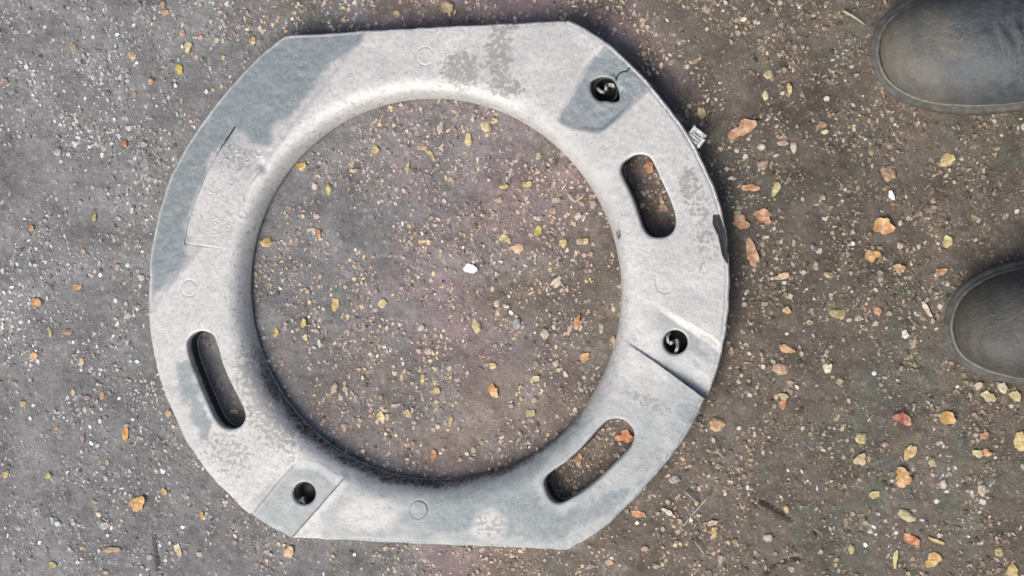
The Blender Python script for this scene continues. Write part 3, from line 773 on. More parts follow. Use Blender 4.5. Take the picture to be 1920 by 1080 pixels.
# stones read off the photograph: x, y, w, h, angle, sRGB colour
ST = [(196, 985, 32, 20, 15, (168, 168, 168)), (838, 12, 28, 30, 70, (180, 162, 128)), (744, 25, 18, 17, 0, (200, 180, 130)), (911, 238, 24, 26, 60, (205, 192, 150)),
 (968, 608, 18, 26, 5, (140, 150, 158)), (893, 610, 22, 34, 20, (206, 190, 146)), (971, 466, 22, 26, 100, (220, 185, 150)), (1462, 692, 32, 26, -15, (190, 155, 135)),
 (1441, 140, 22, 22, 0, (185, 172, 135)), (1435, 178, 15, 20, 10, (215, 205, 160)), (1488, 277, 14, 24, 0, (200, 190, 180)), (1467, 268, 22, 16, 0, (170, 145, 130)), (1430, 308, 22, 20, 20, (150, 125, 108)),
 (1665, 325, 30, 26, 120, (150, 118, 92)), (1428, 276, 18, 14, 0, (185, 185, 170)), (1546, 247, 16, 10, 20, (225, 215, 180)), (1543, 234, 18, 14, 0, (165, 125, 95)),
 (1570, 588, 36, 20, 0, (158, 142, 92)), (1344, 797, 32, 30, 5, (190, 155, 118)), (1614, 822, 26, 24, 40, (188, 176, 122)), (1700, 968, 38, 20, -28, (180, 172, 125)),
 (1596, 1030, 16, 20, 0, (180, 168, 120)), (1873, 1036, 16, 22, 0, (160, 148, 90)), (1842, 920, 18, 26, 0, (185, 175, 160)), (1768, 910, 14, 22, 0, (180, 172, 162)), (1748, 868, 16, 18, 0, (165, 155, 120)),
 (715, 570, 22, 20, 10, (208, 188, 142)), (615, 355, 16, 26, 0, (180, 168, 108)), (589, 350, 12, 20, 30, (215, 200, 195)), (499, 455, 28, 28, 0, (190, 165, 105)), (598, 645, 10, 22, 10, (205, 205, 205)),
 (625, 728, 18, 28, -25, (175, 160, 145)), (646, 730, 16, 18, 30, (180, 165, 145)), (645, 802, 12, 20, 0, (195, 175, 150)), (825, 240, 14, 28, -10, (175, 160, 150)), (822, 240, 10, 18, 0, (190, 175, 165)),
 (775, 240, 20, 12, 0, (160, 145, 150)), (593, 405, 16, 14, 0, (190, 175, 165)), (943, 350, 24, 10, 10, (190, 175, 120)), (1009, 292, 12, 18, 0, (190, 180, 150)), (1043, 375, 22, 14, 0, (175, 160, 140)),
 (1035, 395, 16, 18, 0, (165, 145, 130)), (934, 375, 18, 18, 0, (155, 140, 125)), (1022, 625, 22, 24, 0, (180, 165, 150)), (1041, 682, 14, 14, 0, (200, 190, 170)), (1083, 404, 14, 14, 0, (205, 185, 170)),
 (1087, 452, 20, 14, 0, (180, 160, 140)), (789, 615, 16, 14, 30, (190, 190, 185)), (876, 700, 8, 12, 0, (210, 200, 185)), (930, 570, 12, 18, 0, (210, 200, 180)), (1009, 410, 10, 12, 0, (205, 190, 170)),
 (1127, 615, 10, 22, 0, (165, 150, 130)), (1060, 702, 16, 10, -60, (215, 205, 195)), (1043, 680, 10, 12, 0, (205, 195, 180)), (802, 660, 20, 18, 0, (190, 175, 165)), (785, 658, 14, 14, 0, (180, 165, 155)),
 (858, 738, 14, 16, 0, (160, 150, 135)), (1002, 750, 14, 16, 0, (165, 150, 135)), (740, 700, 14, 12, 0, (190, 175, 160)), (752, 708, 8, 14, 0, (190, 178, 160)), (1150, 640, 12, 26, 15, (190, 165, 135)),
 (741, 760, 22, 8, 12, (170, 160, 150)), (820, 800, 12, 12, 0, (190, 180, 150)), (887, 845, 12, 16, 0, (180, 165, 150)), (935, 842, 14, 10, 0, (175, 160, 145)), (830, 843, 12, 10, 0, (190, 175, 165)),
 (305, 8, 14, 20, 0, (150, 120, 100)), (310, 22, 26, 14, 0, (160, 130, 110)), (341, 60, 16, 18, 0, (185, 150, 135)), (375, 70, 16, 16, 0, (170, 140, 120)), (404, 74, 12, 14, 0, (175, 180, 160)), (248, 103, 24, 18, 0, (190, 160, 120)),
 (136, 88, 14, 16, 0, (160, 140, 115)), (8, 152, 14, 14, 0, (160, 125, 95)), (28, 60, 14, 14, 0, (160, 160, 160)), (267, 269, 18, 16, 0, (160, 130, 130)), (280, 152, 16, 16, 0, (175, 140, 110)), (250, 178, 14, 18, 20, (170, 140, 120)),
 (240, 240, 16, 14, 0, (195, 195, 195)), (114, 216, 16, 16, 0, (175, 175, 175)), (106, 285, 24, 18, 30, (165, 165, 165)), (277, 335, 18, 16, 0, (165, 165, 165)), (48, 125, 12, 16, 0, (215, 215, 215)),
 (155, 470, 14, 12, 0, (185, 160, 140)), (218, 500, 12, 16, 0, (180, 155, 140)), (265, 520, 18, 16, 0, (200, 200, 200)), (238, 592, 16, 16, 0, (185, 185, 185)), (235, 570, 10, 12, 0, (205, 205, 205)), (152, 677, 16, 20, -20, (190, 165, 130)), (93, 622, 12, 24, 10, (170, 160, 105)),
 (125, 622, 26, 18, 0, (140, 118, 105)), (135, 735, 14, 18, 0, (200, 180, 130)), (42, 757, 16, 16, 0, (165, 150, 110)), (160, 745, 28, 12, 0, (150, 130, 132)), (191, 742, 14, 20, 0, (190, 150, 110)), (316, 775, 16, 18, 0, (200, 180, 135)), (158, 770, 10, 16, 0, (200, 200, 200)),
 (104, 804, 14, 12, 0, (190, 165, 125)), (153, 822, 12, 20, 0, (165, 145, 150)), (200, 868, 12, 14, 0, (180, 155, 135)), (197, 897, 10, 14, 30, (190, 190, 190)), (107, 982, 16, 14, 20, (215, 215, 215)), (135, 982, 14, 12, 0, (175, 175, 175)), (184, 965, 14, 14, 0, (220, 200, 190)),
 (153, 1028, 14, 12, 0, (175, 145, 120)), (128, 1030, 14, 10, -50, (190, 190, 190)), (25, 1038, 10, 16, 30, (175, 175, 175)), (280, 1045, 16, 16, 0, (165, 165, 165)), (372, 1040, 16, 14, 0, (170, 170, 170)), (30, 60, 12, 10, 0, (140, 140, 140)), (198, 1074, 16, 10, 0, (185, 150, 120)),
 (1208, 1030, 18, 12, 0, (175, 145, 120)), (1142, 1055, 20, 14, 0, (190, 165, 130)), (1230, 1062, 18, 12, 0, (160, 130, 125)), (1262, 900, 26, 18, 0, (150, 150, 150)), (1440, 1010, 24, 18, 0, (165, 165, 165)), (1310, 795, 10, 10, 0, (150, 120, 125)),
 (1370, 660, 12, 20, 0, (175, 135, 130)), (1482, 717, 14, 10, 0, (170, 155, 135)), (1574, 715, 16, 16, 0, (160, 148, 115)), (1660, 834, 16, 12, 0, (150, 130, 125)), (1505, 510, 14, 10, 0, (185, 170, 130)), (1688, 460, 12, 14, 0, (170, 145, 130)), (1723, 462, 10, 12, 0, (170, 160, 150)),
 (1530, 498, 14, 18, 10, (150, 130, 120)), (1553, 515, 22, 14, 0, (160, 142, 105)), (1610, 598, 18, 12, 20, (155, 160, 145)), (1524, 462, 10, 12, 0, (110, 95, 120)), (1715, 640, 16, 12, 0, (150, 130, 110)), (1790, 638, 24, 14, 0, (140, 120, 90)), (1484, 1068, 14, 14, 0, (175, 160, 150)),
 (1455, 745, 10, 14, 0, (190, 175, 130)), (1352, 1048, 14, 20, 0, (165, 145, 130)), (1300, 640, 0, 0, 0, (0, 0, 0))][:-1]
for s in ST: stone(*s)
rr = random.Random(5); tries = 0; cnt = 0
while cnt < 145 and tries < 9000:
    tries += 1
    x, y = rr.uniform(-20, 1940), rr.uniform(-20, 1100)
    if under(x, y) or near_boot(x, y): continue
    sz = rr.uniform(8, 15)
    if any((x-a)**2+(y-b)**2 < (sz+c)**2 for a, b, c in placed): continue
    c_ = palette(x, rr); dm = rr.uniform(.72, 1.0)
    stone(x, y, sz, sz*rr.uniform(.5, .95), rr.uniform(0, 180), tuple(v*dm for v in c_)); cnt += 1

# ---- loose leaves, wood chips, and so on: things of their own
def nm_white(n): return n != 'white_chip'
def leaf_obj(name, px_, py_, w_, h_, a_, col, label, cat, group=None, curl=.25, notch=None, seed=0, lift=.0003, thick=.0007):
    rr = random.Random(seed * 7 + 3); n = 18
    nring = 3; V = [(0, 0, 0)]; Fc = []
    ph = [rr.uniform(0, 6.28) for _ in range(4)]
    for ri in range(1, nring + 1):
        f = ri / nring
        for k in range(n):
            t = 2*math.pi*k/n
            rad = 1 + .15*math.sin(2*t+ph[0]) + .10*math.sin(3*t+ph[1]) + .08*math.sin(5*t+ph[2]) + (.13*rr.uniform(-1, 1) if ri == nring else 0)
            if notch:
                dt = (t - math.radians(notch[0]) + math.pi) % (2*math.pi) - math.pi
                rad *= 1 - notch[1]*math.exp(-(dt/notch[2])**2)
            x, y = f*rad*math.cos(t)*.5, f*rad*math.sin(t)*.5
            zc = curl * (x*x*1.2 - .3*y*y) + .10*math.sin(4*x+ph[3])*f*abs(curl)*2 + rr.uniform(-.015, .015)
            V.append((x, y, zc))
    for k in range(n): Fc.append((0, 1+k, 1+(k+1) % n))
    for ri in range(nring-1):
        for k in range(n):
            a0 = 1+ri*n; Fc.append((a0+k, a0+n+k, a0+n+(k+1) % n, a0+(k+1) % n))
    W_, H_ = w_*MPP, h_*MPP
    V = [(v[0]*W_, v[1]*H_, v[2]*min(W_, H_)) for v in V]
    mz = min(v[2] for v in V)
    nV = len(V)
    top = [(v[0], v[1], v[2]-mz+thick) for v in V]; bot = [(v[0], v[1], v[2]-mz) for v in V]
    F2 = [f for f in Fc] + [tuple(i+nV for i in f[::-1]) for f in Fc]
    b0 = 1+(nring-1)*n
    for k in range(n): F2.append((b0+(k+1) % n, b0+k, b0+k+nV, b0+(k+1) % n+nV))
    o = mesh_np(name, top+bot, F2, M_leaf, None, True)
    o.data.set_sharp_from_angle(angle=math.radians(50))
    c = P(px_, py_, 0); o.location = (c[0], c[1], gzat(c[0], c[1])+lift)
    o.rotation_euler = (rr.uniform(-.06, .06), rr.uniform(-.06, .06), math.radians(a_))
    l = s2l(col); gm = sum(l) / 3; o.color = (*[min(1, (v*.84 + gm*.16)*1.0) for v in l], 1) if nm_white(name) else (1, 1, 1, 1)
    return tag(o, label, cat, group)
OR, OY, YE, CR, TA, PK = (208, 155, 106), (216, 158, 84), (222, 200, 90), (226, 208, 150), (200, 170, 125), (220, 165, 125)
GL, GW = 'fallen leaf scraps strewn on the ground', 'wood chips strewn on the ground'
LV = [  # name, x, y, w, h, angle, colour, label, category, group, notch
 ('leaf', 1391, 240, 46, 32, 25, OR, 'curled orange leaf right of the small silver tab beside the ring', 'leaf', GL, (120, .7, .6)),
 ('leaf', 1390, 416, 32, 26, 5, OR, 'left one of two orange leaf scraps side by side right of the black chipped rim', 'leaf', GL, (20, .4, .5)),
 ('leaf', 1432, 405, 28, 26, 0, (205, 140, 95), 'right one of two orange leaf scraps side by side right of the black chipped rim', 'leaf', GL, None),
 ('leaf', 1656, 425, 36, 30, 50, OY, 'bright orange leaf halfway between the ring and the lower boot, above a small yellow curl', 'leaf', GL, (200, .3, .5)),
 ('leaf', 1635, 478, 26, 22, 0, (226, 170, 60), 'small curled orange-yellow leaf just below the bright orange one', 'leaf', GL, (80, .5, .5)),
 ('leaf', 1410, 475, 22, 44, 10, (205, 155, 110), 'tall narrow tan-orange leaf scrap right of the ring edge', 'leaf', GL, None),
 ('leaf', 1406, 352, 30, 15, 0, (214, 150, 90), 'flat wide orange scrap above the pair of orange leaves by the rim', 'leaf', GL, None),
 ('leaf', 1475, 655, 28, 14, -30, OY, 'slender cream and orange leaf scrap left of the white triangular chip', 'leaf', GL, None),
 ('wood_chip', 1552, 690, 14, 22, 0, (235, 228, 190), 'white triangular wood chip right of the large pinkish stone', 'wood chip', GW, (80, .5, .4)),
 ('leaf', 1776, 300, 26, 22, 20, (226, 205, 130), 'pale yellow leaf scrap below the upper boot near the right edge', 'leaf', GL, None),
 ('leaf', 1693, 785, 30, 22, -20, (190, 90, 70), 'only reddish leaf scrap, lower right of the photo', 'leaf', GL, None),
 ('leaf', 1777, 784, 22, 28, 10, (220, 165, 60), 'yellow-orange leaf scrap right of the reddish one', 'leaf', GL, None),
 ('wood_chip', 1706, 848, 17, 32, -20, (220, 185, 110), 'upright tan-yellow wood chip above the round orange leaf', 'wood chip', GW, None),
 ('leaf', 1693, 895, 28, 32, -20, (222, 168, 85), 'round orange leaf in the lower right quarter, above the pale oval stone', 'leaf', GL, None),
 ('leaf', 1710, 1010, 32, 18, -20, (215, 130, 55), 'ragged dark orange leaf just under the pale oval stone', 'leaf', GL, (100, .5, .5)),
 ('wood_chip', 1756, 1014, 28, 6, -22, (235, 210, 110), 'thin yellow sliver right of the ragged dark orange leaf', 'wood chip', GW, None),
 ('leaf', 1749, 1050, 30, 24, 0, (224, 180, 85), 'yellow and orange leaf below the thin yellow sliver', 'leaf', GL, (150, .4, .4)),
 ('leaf', 1848, 849, 20, 13, 5, (208, 145, 80), 'small orange end of a leaf touching a pale chip near the right edge', 'leaf', GL, None),
 ('wood_chip', 1833, 851, 20, 12, -10, (210, 200, 130), 'pale yellow chip touching the orange leaf end near the right edge', 'wood chip', GW, None),
 ('wood_chip', 1914, 828, 24, 32, 0, (215, 190, 100), 'large yellow-tan chip cut by the right edge of the photo', 'wood chip', GW, None),
 ('leaf', 1847, 817, 16, 12, 0, (190, 120, 80), 'tiny rust coloured scrap just above the pale yellow chip near the right edge', 'leaf', GL, None),
 ('wood_chip', 1679, 1048, 9, 30, -4, (232, 222, 140), 'upright pale yellow stick-like chip at the bottom, lower right', 'wood chip', GW, None),
 ('wood_chip', 1639, 928, 20, 12, 30, (225, 210, 130), 'small pale yellow chip left of the pale oval stone', 'wood chip', GW, None),
 ('wood_chip', 1615, 862, 20, 26, -40, (215, 195, 140), 'ragged cream chip cluster under the round yellowish stone', 'wood chip', GW, (40, .6, .5)),
 ('leaf', 1898, 1072, 22, 20, 0, (190, 165, 70), 'olive yellow leaf scrap in the bottom right corner', 'leaf', GL, None),
 ('leaf', 259, 943, 31, 31, 0, (234, 178, 90), 'largest orange leaf at the lower left, with a cream right side', 'leaf', GL, (100, .3, .5)),
 ('leaf', 235, 814, 15, 29, 5, (232, 158, 30), 'bright orange narrow leaf left of the ring, above the large orange one', 'leaf', GL, None),
 ('leaf', 307, 922, 14, 14, 0, (228, 170, 60), 'small orange crumb upper right of the large orange leaf at lower left', 'leaf', GL, None),
 ('leaf', 69, 567, 22, 18, -10, (230, 160, 60), 'orange leaf near the left edge at mid height', 'leaf', GL, None),
 ('leaf', 59, 428, 12, 12, 0, (230, 160, 60), 'tiny orange leaf crumb near the left edge, above mid height', 'leaf', GL, None),
 ('leaf', 144, 538, 18, 15, 0, (222, 165, 100), 'small peach coloured scrap right of the orange leaf at the left edge', 'leaf', GL, (60, .4, .5)),
 ('leaf', 63, 668, 20, 15, 25, (224, 165, 90), 'peach and orange scrap near the left edge below mid height', 'leaf', GL, None),
 ('leaf', 334, 130, 15, 19, -10, (232, 210, 50), 'bright yellow scrap upper left of the ring', 'leaf', GL, None),
 ('leaf', 351, 88, 13, 27, -20, (222, 222, 150), 'pale green-yellow triangular scrap above the bright yellow one', 'leaf', GL, None),
 ('leaf', 232, 269, 14, 12, 0, (205, 130, 85), 'rust orange crumb in the grey ground left of the ring', 'leaf', GL, None),
 ('leaf', 473, 76, 14, 14, 0, (220, 195, 120), 'yellowish crumb left of the upper left corner of the ring', 'leaf', GL, None),
 ('leaf', 176, 408, 9, 15, 0, (200, 190, 90), 'yellow-green crumb left of the blue-grey part of the ring', 'leaf', GL, None),
 ('white_chip', 882, 503, 23, 20, 0, (255, 255, 255), 'bright white chip in the middle of the ring opening', 'stone chip', None, (60, .15, .3)),
 ('white_chip', 1672, 367, 9, 18, 35, (240, 240, 240), 'small white oblong chip between the two boots and the ring', 'stone chip', None, None),
 ('leaf', 563, 312, 22, 16, 25, (205, 180, 70), 'yellow leaf tucked against the upper left inner edge of the ring', 'leaf', GL, None),
 ('leaf', 627, 571, 18, 23, 0, (225, 195, 110), 'pale yellow leaf scrap in the left of the ring opening, mid height', 'leaf', GL, None),
 ('leaf', 877, 262, 15, 24, -15, (225, 210, 130), 'pale yellow upright scrap in the upper part of the ring opening', 'leaf', GL, None),
 ('leaf', 925, 733, 20, 27, 5, (230, 170, 90), 'largest orange leaf inside the ring opening, lower middle', 'leaf', GL, (60, .4, .4)),
 ('leaf', 1008, 433, 13, 21, 0, (215, 200, 60), 'bright yellow leaf inside the ring opening, right of middle', 'leaf', GL, None),
 ('leaf', 945, 447, 22, 12, -20, (220, 205, 130), 'pale yellow flat chip above the peach stone in the ring opening', 'leaf', GL, None),
 ('leaf', 1055, 456, 16, 13, 0, (222, 205, 125), 'left one of two small yellow crumbs in the right of the ring opening', 'leaf', GL, None),
 ('leaf', 1096, 452, 16, 12, 30, (215, 200, 110), 'right one of two small yellow crumbs in the right of the ring opening', 'leaf', GL, None),
 ('leaf', 713, 781, 15, 23, 15, (228, 212, 130), 'pale yellow triangular scrap at the bottom of the ring opening', 'leaf', GL, None),
 ('leaf', 1096, 670, 17, 20, 0, (222, 170, 100), 'orange-tan leaf close to the lower right inner edge of the ring', 'leaf', GL, None),
 ('leaf', 1081, 605, 12, 27, -20, (222, 160, 95), 'narrow orange leaf in the right of the ring opening', 'leaf', GL, None),
 ('leaf', 812, 853, 11, 19, 0, (220, 150, 75), 'little orange leaf at the lowest part of the ring opening', 'leaf', GL, None),
 ('leaf', 517, 624, 11, 17, 0, (228, 190, 60), 'small bright yellow scrap by the left inner edge of the ring', 'leaf', GL, None),
 ('leaf', 569, 606, 14, 18, 10, (225, 200, 100), 'small yellow ring-shaped scrap right of the bright yellow one at the left inner edge', 'leaf', GL, (10, .4, .4)),
 ('leaf', 572, 633, 9, 14, 0, (220, 200, 120), 'tiny pale yellow crumb under the small yellow scrap at the left of the opening', 'leaf', GL, None),
 ('leaf', 597, 438, 10, 18, 0, (210, 140, 95), 'tiny orange scrap in the upper left of the ring opening', 'leaf', GL, None),
 ('leaf', 703, 280, 17, 17, 0, (212, 195, 125), 'small yellowish cross-shaped scrap in the upper left of the ring opening', 'leaf', GL, (45, .5, .4)),
 ('leaf', 792, 277, 16, 9, 0, (225, 205, 120), 'thin yellow curl in the upper middle of the ring opening', 'leaf', GL, None),
 ('leaf', 808, 291, 9, 20, 35, (210, 190, 120), 'slanting yellow sliver right of the thin yellow curl at the top of the opening', 'leaf', GL, None),
 ('leaf', 763, 313, 8, 16, -15, (220, 200, 110), 'tiny yellow upright sliver in the upper middle of the ring opening', 'leaf', GL, None),
 ('leaf', 792, 710, 7, 22, -10, (212, 200, 110), 'thin upright yellow sliver in the lower middle of the ring opening', 'leaf', GL, None),
 ('leaf', 818, 732, 13, 14, 0, (215, 195, 120), 'small yellow crumb right of the thin upright sliver in the lower opening', 'leaf', GL, None),
 ('leaf', 923, 686, 14, 14, 0, (224, 205, 130), 'small cream-yellow crumb above the largest orange leaf in the ring opening', 'leaf', GL, None),
 ('leaf', 1004, 710, 18, 12, 25, (215, 198, 135), 'cream crumb right of the largest orange leaf in the ring opening', 'leaf', GL, None),
 ('leaf', 994, 775, 18, 14, 0, (215, 195, 130), 'cream-yellow scrap near the lower right of the ring opening', 'leaf', GL, None),
 ('leaf', 844, 790, 8, 20, 0, (205, 190, 100), 'short upright olive-yellow sliver at the lower part of the ring opening', 'leaf', GL, None),
 ('leaf', 989, 345, 18, 12, 0, (228, 210, 130), 'yellow crumb in the upper right of the ring opening', 'leaf', GL, (90, .4, .4)),
 ('leaf', 762, 775, 14, 14, 30, (205, 185, 130), 'dull yellow crumb right of the triangular scrap at the bottom of the opening', 'leaf', GL, None),
 ('wood_chip', 1042, 530, 26, 14, 35, (230, 215, 190), 'twisted cream wood shaving right of the middle of the ring opening', 'wood chip', GW, (200, .5, .4)),
 ('wood_chip', 664, 320, 20, 7, 0, (215, 195, 170), 'flat pinkish cream sliver in the upper left of the ring opening', 'wood chip', GW, None),
 ('leaf', 1170, 818, 32, 26, -15, (226, 130, 50), 'orange leaf lying at the bottom of the lower right slot', 'leaf', GL, (160, .6, .5)),
 ('leaf', 1084, 862, 14, 20, 0, (205, 160, 110), 'tan scrap in the middle of the lower right slot', 'leaf', GL, None),
 ('leaf', 1217, 314, 20, 18, 30, (205, 130, 65), 'orange scrap at the top end of the upper right slot', 'leaf', GL, None),
 ('leaf', 1241, 391, 20, 15, 20, (190, 150, 120), 'tan scrap in the lower half of the upper right slot', 'leaf', GL, (150, .5, .4)),
 ('leaf', 438, 772, 16, 12, 10, (180, 170, 120), 'dull yellow scrap in the lower end of the left slot', 'leaf', GL, None),
 ('wood_chip', 541, 1036, 22, 24, 10, (222, 190, 140), 'tan chip just below the lower left corner of the ring', 'wood chip', GW, None),
 ('wood_chip', 332, 1032, 18, 24, 20, (225, 210, 170), 'cream chip at the bottom edge, right of the long dark crack', 'wood chip', GW, (200, .5, .4)),
 ('wood_chip', 210, 1031, 36, 12, 4, (195, 170, 130), 'flat tan and cream chip at the bottom edge, lower left', 'wood chip', GW, None),
 ('leaf', 97, 1060, 16, 12, 0, (205, 200, 100), 'yellow-green crumb in the bottom left corner', 'leaf', GL, None),
 ('leaf', 89, 892, 14, 11, 0, (215, 205, 120), 'pale yellow crumb near the left edge, lower quarter', 'leaf', GL, None),
 ('leaf', 8, 891, 16, 11, 0, (215, 195, 80), 'yellow scrap cut by the left edge of the photo', 'leaf', GL, None),
 ('leaf', 376, 967, 9, 16, -8, (222, 185, 60), 'thin bright yellow sliver below the lower left edge of the ring', 'leaf', GL, None),
 ('leaf', 1195, 964, 24, 14, -10, (222, 155, 100), 'orange-brown scrap touching the ground shadow below the lower right edge of the ring', 'leaf', GL, None),
 ('wood_chip', 1252, 960, 22, 9, -25, (235, 235, 225), 'white oblong chip below the lower right edge of the ring', 'wood chip', GW, None),
 ('leaf', 1338, 1000, 10, 18, 0, (225, 200, 110), 'yellow crumb right of the short grey twig at the bottom', 'leaf', GL, None),
 ('wood_chip', 1335, 981, 20, 9, 30, (225, 190, 165), 'pinkish chip just above the yellow crumb right of the grey twig', 'wood chip', GW, None),
 ('leaf', 1455, 354, 14, 24, -20, (205, 195, 130), 'pale yellow upright scrap right of the flat wide orange scrap', 'leaf', GL, None),
 ('leaf', 1467, 518, 22, 14, 10, (210, 180, 130), 'tan crumb below the tall narrow tan-orange scrap', 'leaf', GL, None),
 ('wood_chip', 1475, 582, 16, 11, -40, (215, 195, 120), 'yellowish crumb left of the olive oval stone', 'wood chip', GW, None),
 ('leaf', 1645, 583, 16, 15, 0, (205, 140, 80), 'small rust orange crumb right of the olive oval stone', 'leaf', GL, None),
 ('leaf', 1687, 503, 18, 18, 0, (205, 165, 115), 'tan leaf crumb below right of the small curled orange-yellow leaf', 'leaf', GL, None),
 ('leaf', 1767, 509, 15, 12, 0, (200, 150, 95), 'brownish orange crumb just left of the lower boot', 'leaf', GL, None),
 ('wood_chip', 1777, 453, 18, 20, 30, (228, 215, 140), 'cream-yellow chip above left of the lower boot', 'wood chip', GW, None),
 ('wood_chip', 1738, 580, 9, 28, 35, (225, 215, 205), 'slanting whitish splinter left of the lower boot', 'wood chip', GW, None),
 ('wood_chip', 1697, 627, 14, 14, 0, (230, 230, 220), 'white angular crumb left of the lower boot, below the splinter', 'wood chip', GW, None),
 ('leaf', 1468, 758, 14, 16, 0, (205, 135, 90), 'orange crumb right of the lower right part of the ring', 'leaf', GL, None),
 ('wood_chip', 1469, 743, 16, 13, 0, (215, 200, 145), 'cream crumb directly above the orange crumb right of the ring', 'wood chip', GW, None),
 ('leaf', 1316, 212, 14, 22, 20, (200, 190, 120), 'pale yellow scrap just above the small silver tab', 'leaf', GL, None),
 ('wood_chip', 1480, 166, 9, 18, 0, (205, 185, 80), 'upright mustard chip in the gravel above right of the curled orange leaf', 'wood chip', GW, None),
 ('wood_chip', 1905, 743, 20, 16, 0, (205, 200, 130), 'yellow-green chip below the lower boot, nearest the right edge', 'wood chip', GW, None),
 ('wood_chip', 1853, 742, 24, 16, -30, (215, 205, 150), 'cream chip in the middle of the little pile below the lower boot', 'wood chip', GW, None),
 ('wood_chip', 1836, 723, 12, 14, 0, (215, 205, 180), 'leftmost cream crumb of the little pile below the lower boot', 'wood chip', GW, None),
 ('wood_chip', 1880, 727, 16, 18, -30, (225, 215, 190), 'rightmost cream crumb of the little pile below the lower boot', 'wood chip', GW, None),
]
for i, L in enumerate(LV):
    nm, x, y, w_, h_, a_, col, lab, cat, grp, nch = L
    ch = nm != 'leaf'
    o = leaf_obj(nm, x, y, w_, h_, -a_ if False else a_, col, lab, cat, grp, curl=(.10 if ch else .30), notch=nch, seed=i, thick=(.0022 if nm == 'white_chip' else .0016 if ch else .0006))
    placed.append((x, y, max(w_, h_)/2))
# white chips are plain white
M_white = mat_plain('white plaster chip', (.88, .88, .87), .6, 0, .04, 300)
for o in list(C.objects):
    if o.name.startswith('white_chip'): o.data.materials.clear(); o.data.materials.append(M_white)

# twigs and straws
def twig(pl, rad, mat, label, cat='twig', h=.003):
    w3 = [P(x, y, 0) for x, y in pl]; c = w3[len(w3)//2]
    pts_ = [(q[0]-c[0], q[1]-c[1], gzat(q[0], q[1]) + h*(1+.5*math.sin(i*1.7))) for i, q in enumerate(w3)]
    V, Fc = tube(pts_, lambda u: rad*(1-.45*u), 6); o = mesh_np('twig', V, Fc, mat, None, True); o.location = (c[0], c[1], 0)
    return tag(o, label, cat, 'twigs and straws on the ground')
M_gtwig = mat_plain('grey twig', (.34, .34, .33), .8, 0, .35, 300)
M_straw = mat_plain('straw', (.60, .50, .36), .7, 0, .3, 300)
twig([(1333, 924), (1322, 938), (1308, 954), (1295, 968), (1282, 986)], .0009, M_gtwig, 'straight grey twig lying below the lower right edge of the ring')
twig([(1581, 20), (1595, 28), (1608, 36), (1622, 46)], .0010, M_straw, 'pale twig left of the upper boot, slanting down to the right')
twig([(1065, 339), (1060, 348), (1052, 357)], .0009, M_straw, 'short slanting straw above the small tangle at the right of the ring opening')
twig([(1064, 362), (1071, 371), (1078, 378), (1090, 370), (1096, 364)], .0010, M_straw, 'bent straw tangle near the right inner edge of the ring')
twig([(122, 925), (124, 936), (125, 948)], .0008, M_gtwig, 'short grey upright twig in the lower left gravel')
twig([(45, 466), (30, 478), (27, 492), (24, 508)], .0008, M_gtwig, 'bent pale twig near the left edge at mid height')
twig([(1345, 838), (1350, 850), (1358, 860)], .0010, M_gtwig, 'short curved pale twig right of the lower right slot')
twig([(1302, 1012), (1312, 1025), (1320, 1038)], .0011, M_gtwig, 'pale twig at the bottom edge, below the straight grey one')
twig([(1285, 920), (1296, 930), (1306, 940)], .0011, M_gtwig, 'whitish splinter between the ring edge and the straight grey twig')

# ---- grit: tens of thousands of crumbs nobody could count
CL = [(232, 75, 12, 14, 50), (190, 118, 16, 8, 60), (195, 150, 20, 22, 90), (205, 145, 14, 14, 40), (140, 230, 14, 18, 80), (130, 245, 10, 8, 40), (150, 262, 14, 8, 40), (180, 272, 10, 12, 40), (212, 255, 10, 10, 30), (250, 290, 10, 20, 40),
      (35, 560, 16, 12, 90), (15, 575, 12, 16, 60), (30, 600, 16, 10, 90), (12, 625, 10, 16, 50), (35, 480, 10, 14, 50), (100, 458, 8, 10, 30), (130, 650, 16, 14, 60), (262, 608, 12, 5, 30), (60, 640, 10, 20, 50), (110, 495, 8, 8, 20), (278, 330, 14, 12, 40), (60, 130, 30, 20, 40),
      (1590, 560, 60, 50, 60), (1650, 990, 20, 12, 40), (1660, 1010, 12, 14, 30), (1770, 905, 8, 12, 40), (1845, 925, 10, 16, 50), (1760, 850, 10, 12, 25), (1620, 230, 26, 20, 40), (1575, 120, 12, 16, 30), (1040, 535, 14, 10, 20), (790, 660, 14, 14, 20), (750, 430, 14, 10, 20), (1460, 920, 26, 12, 30), (1720, 60, 10, 10, 1)]
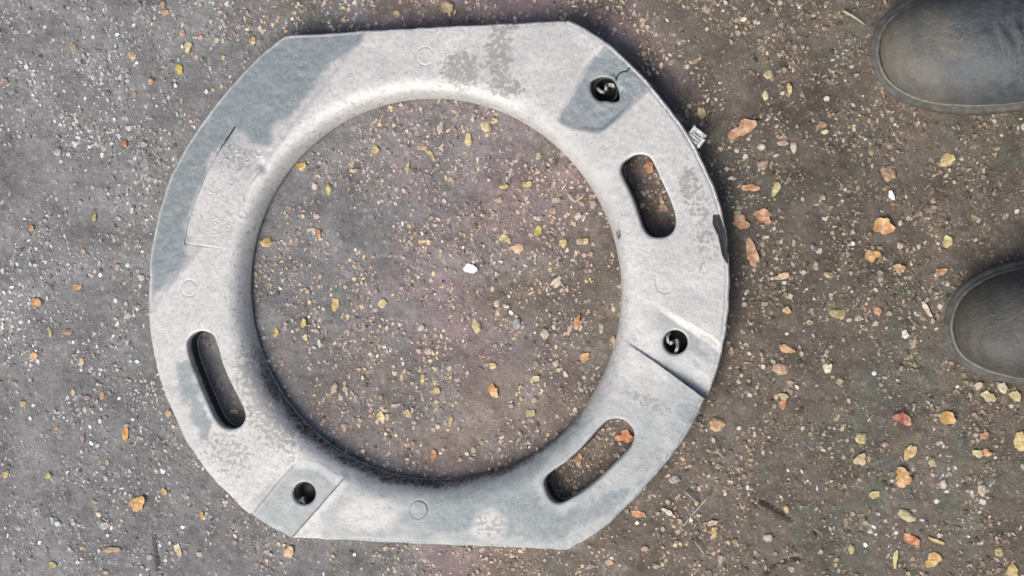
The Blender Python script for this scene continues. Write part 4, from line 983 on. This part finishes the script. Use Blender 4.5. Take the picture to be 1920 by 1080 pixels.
def grit(name, n, lo, hi, mode, seed):
    g = np.random.default_rng(seed)
    x = g.uniform(-60, 1980, n * 2); y = g.uniform(-50, 1130, n * 2)
    clump = fbm(x, y, 45, seed + 5, 3)
    k = g.random(len(x)) < ss(clump, .30, .70) * 1.2
    x, y = x[k][:n], y[k][:n]; n0 = len(x)
    for (cx_, cy_, sx_, sy_, m_) in CL:
        m_ = int(m_ * .8); x = np.r_[x, g.normal(cx_, sx_ * 1.5, m_)]; y = np.r_[y, g.normal(cy_, sy_ * 1.5, m_)]
    wh = np.arange(len(x)) >= n0
    pp_ = np.stack([x, y], -1)
    u = inside(pp_, outline_px) & (np.hypot(x - 820, (y - 548)*.958) > 345)
    sl_ = np.zeros(len(x), bool)
    for c in cuts_px[:3]: sl_ |= inside(pp_, c)
    k = (~u) | sl_; x, y, wh = x[k], y[k], wh[k]; n = len(x)
    c = P(x, y, 0.)
    sz = lo * (hi / lo) ** (g.random(n) ** 2.0) * MPP
    ang5 = np.array([0., 1.25, 2.5, 3.75, 5.0]); th = g.uniform(0, 6.28, n); asp = g.uniform(.35, 1., n)
    aj = ang5[None] + g.uniform(-.35, .35, (n, 5)); rj = g.uniform(.34, .58, (n, 5))
    bx, by = rj * np.cos(aj), rj * np.sin(aj) * asp[:, None]
    ct, st = np.cos(th)[:, None], np.sin(th)[:, None]
    X_ = bx*ct - by*st; Y_ = bx*st + by*ct
    tx, ty = g.normal(0, .10, (n, 1)), g.normal(0, .10, (n, 1)); hh = g.uniform(.05, .19, (n, 1)) * (.5 + .5 * asp[:, None])
    top = np.stack([X_*.74, Y_*.74, hh + X_*tx + Y_*ty], -1); bot = np.stack([X_, Y_, np.full_like(X_, -.12)], -1)
    V = np.concatenate([bot, top], 1) * sz[:, None, None]
    gz_ = gzi(c[:, 0], c[:, 1])
    V[:, :, 0] += c[:, 0:1]; V[:, :, 1] += c[:, 1:2]; V[:, :, 2] += gz_[:, None] + .0001
    tri = np.array([t3 for k in range(5) for t3 in ((k, (k+1) % 5, 5+(k+1) % 5), (k, 5+(k+1) % 5, 5+k))] + [(5, 6, 7), (5, 7, 8), (5, 8, 9)])
    T = (tri[None] + (np.arange(n)*10)[:, None, None]).reshape(-1, 3)
    o = big_mesh(name, V.reshape(-1, 3), T, M_chip, None, False)
    pal = [np.array([s2l(c_) for c_ in p]) for p in (
        [(178, 178, 178), (205, 205, 205), (150, 150, 150), (120, 120, 120), (90, 90, 92), (165, 155, 148), (235, 235, 232), (142, 142, 142)],
        [(190, 172, 160), (165, 150, 145), (205, 185, 150), (140, 125, 118), (100, 88, 84), (178, 160, 160), (225, 215, 200), (150, 140, 132)],
        [(150, 136, 120), (135, 118, 104), (175, 158, 132), (110, 96, 84), (80, 70, 62), (190, 178, 160), (220, 212, 196), (125, 115, 100)])]
    which = np.where(x + g.normal(0, 130, n) < 420, 0, np.where(x + g.normal(0, 130, n) < 1230, 1, 2))
    pr = np.array([.20, .12, .2, .14, .05, .15, .05, .09]) ; pr /= pr.sum()
    ci = g.choice(8, n, p=pr)
    col = np.stack(pal)[which, ci] * g.uniform(.80, 1.30, (n, 1)) * (1 - .22 * ss(x, 1250, 1500))[:, None]
    col[wh] = np.array([.66, .66, .65]) * g.uniform(.6, 1.2, (wh.sum(), 1))
    vcol(o, 'chip', np.repeat(col, 10, 0))
    o['kind'] = 'stuff'
    return o
grit('gravel', 52000, 2.5, 15.0, 0, 3)
for o in C.objects:
    if o.name == 'gravel': pass
bpy.context.view_layer.update()
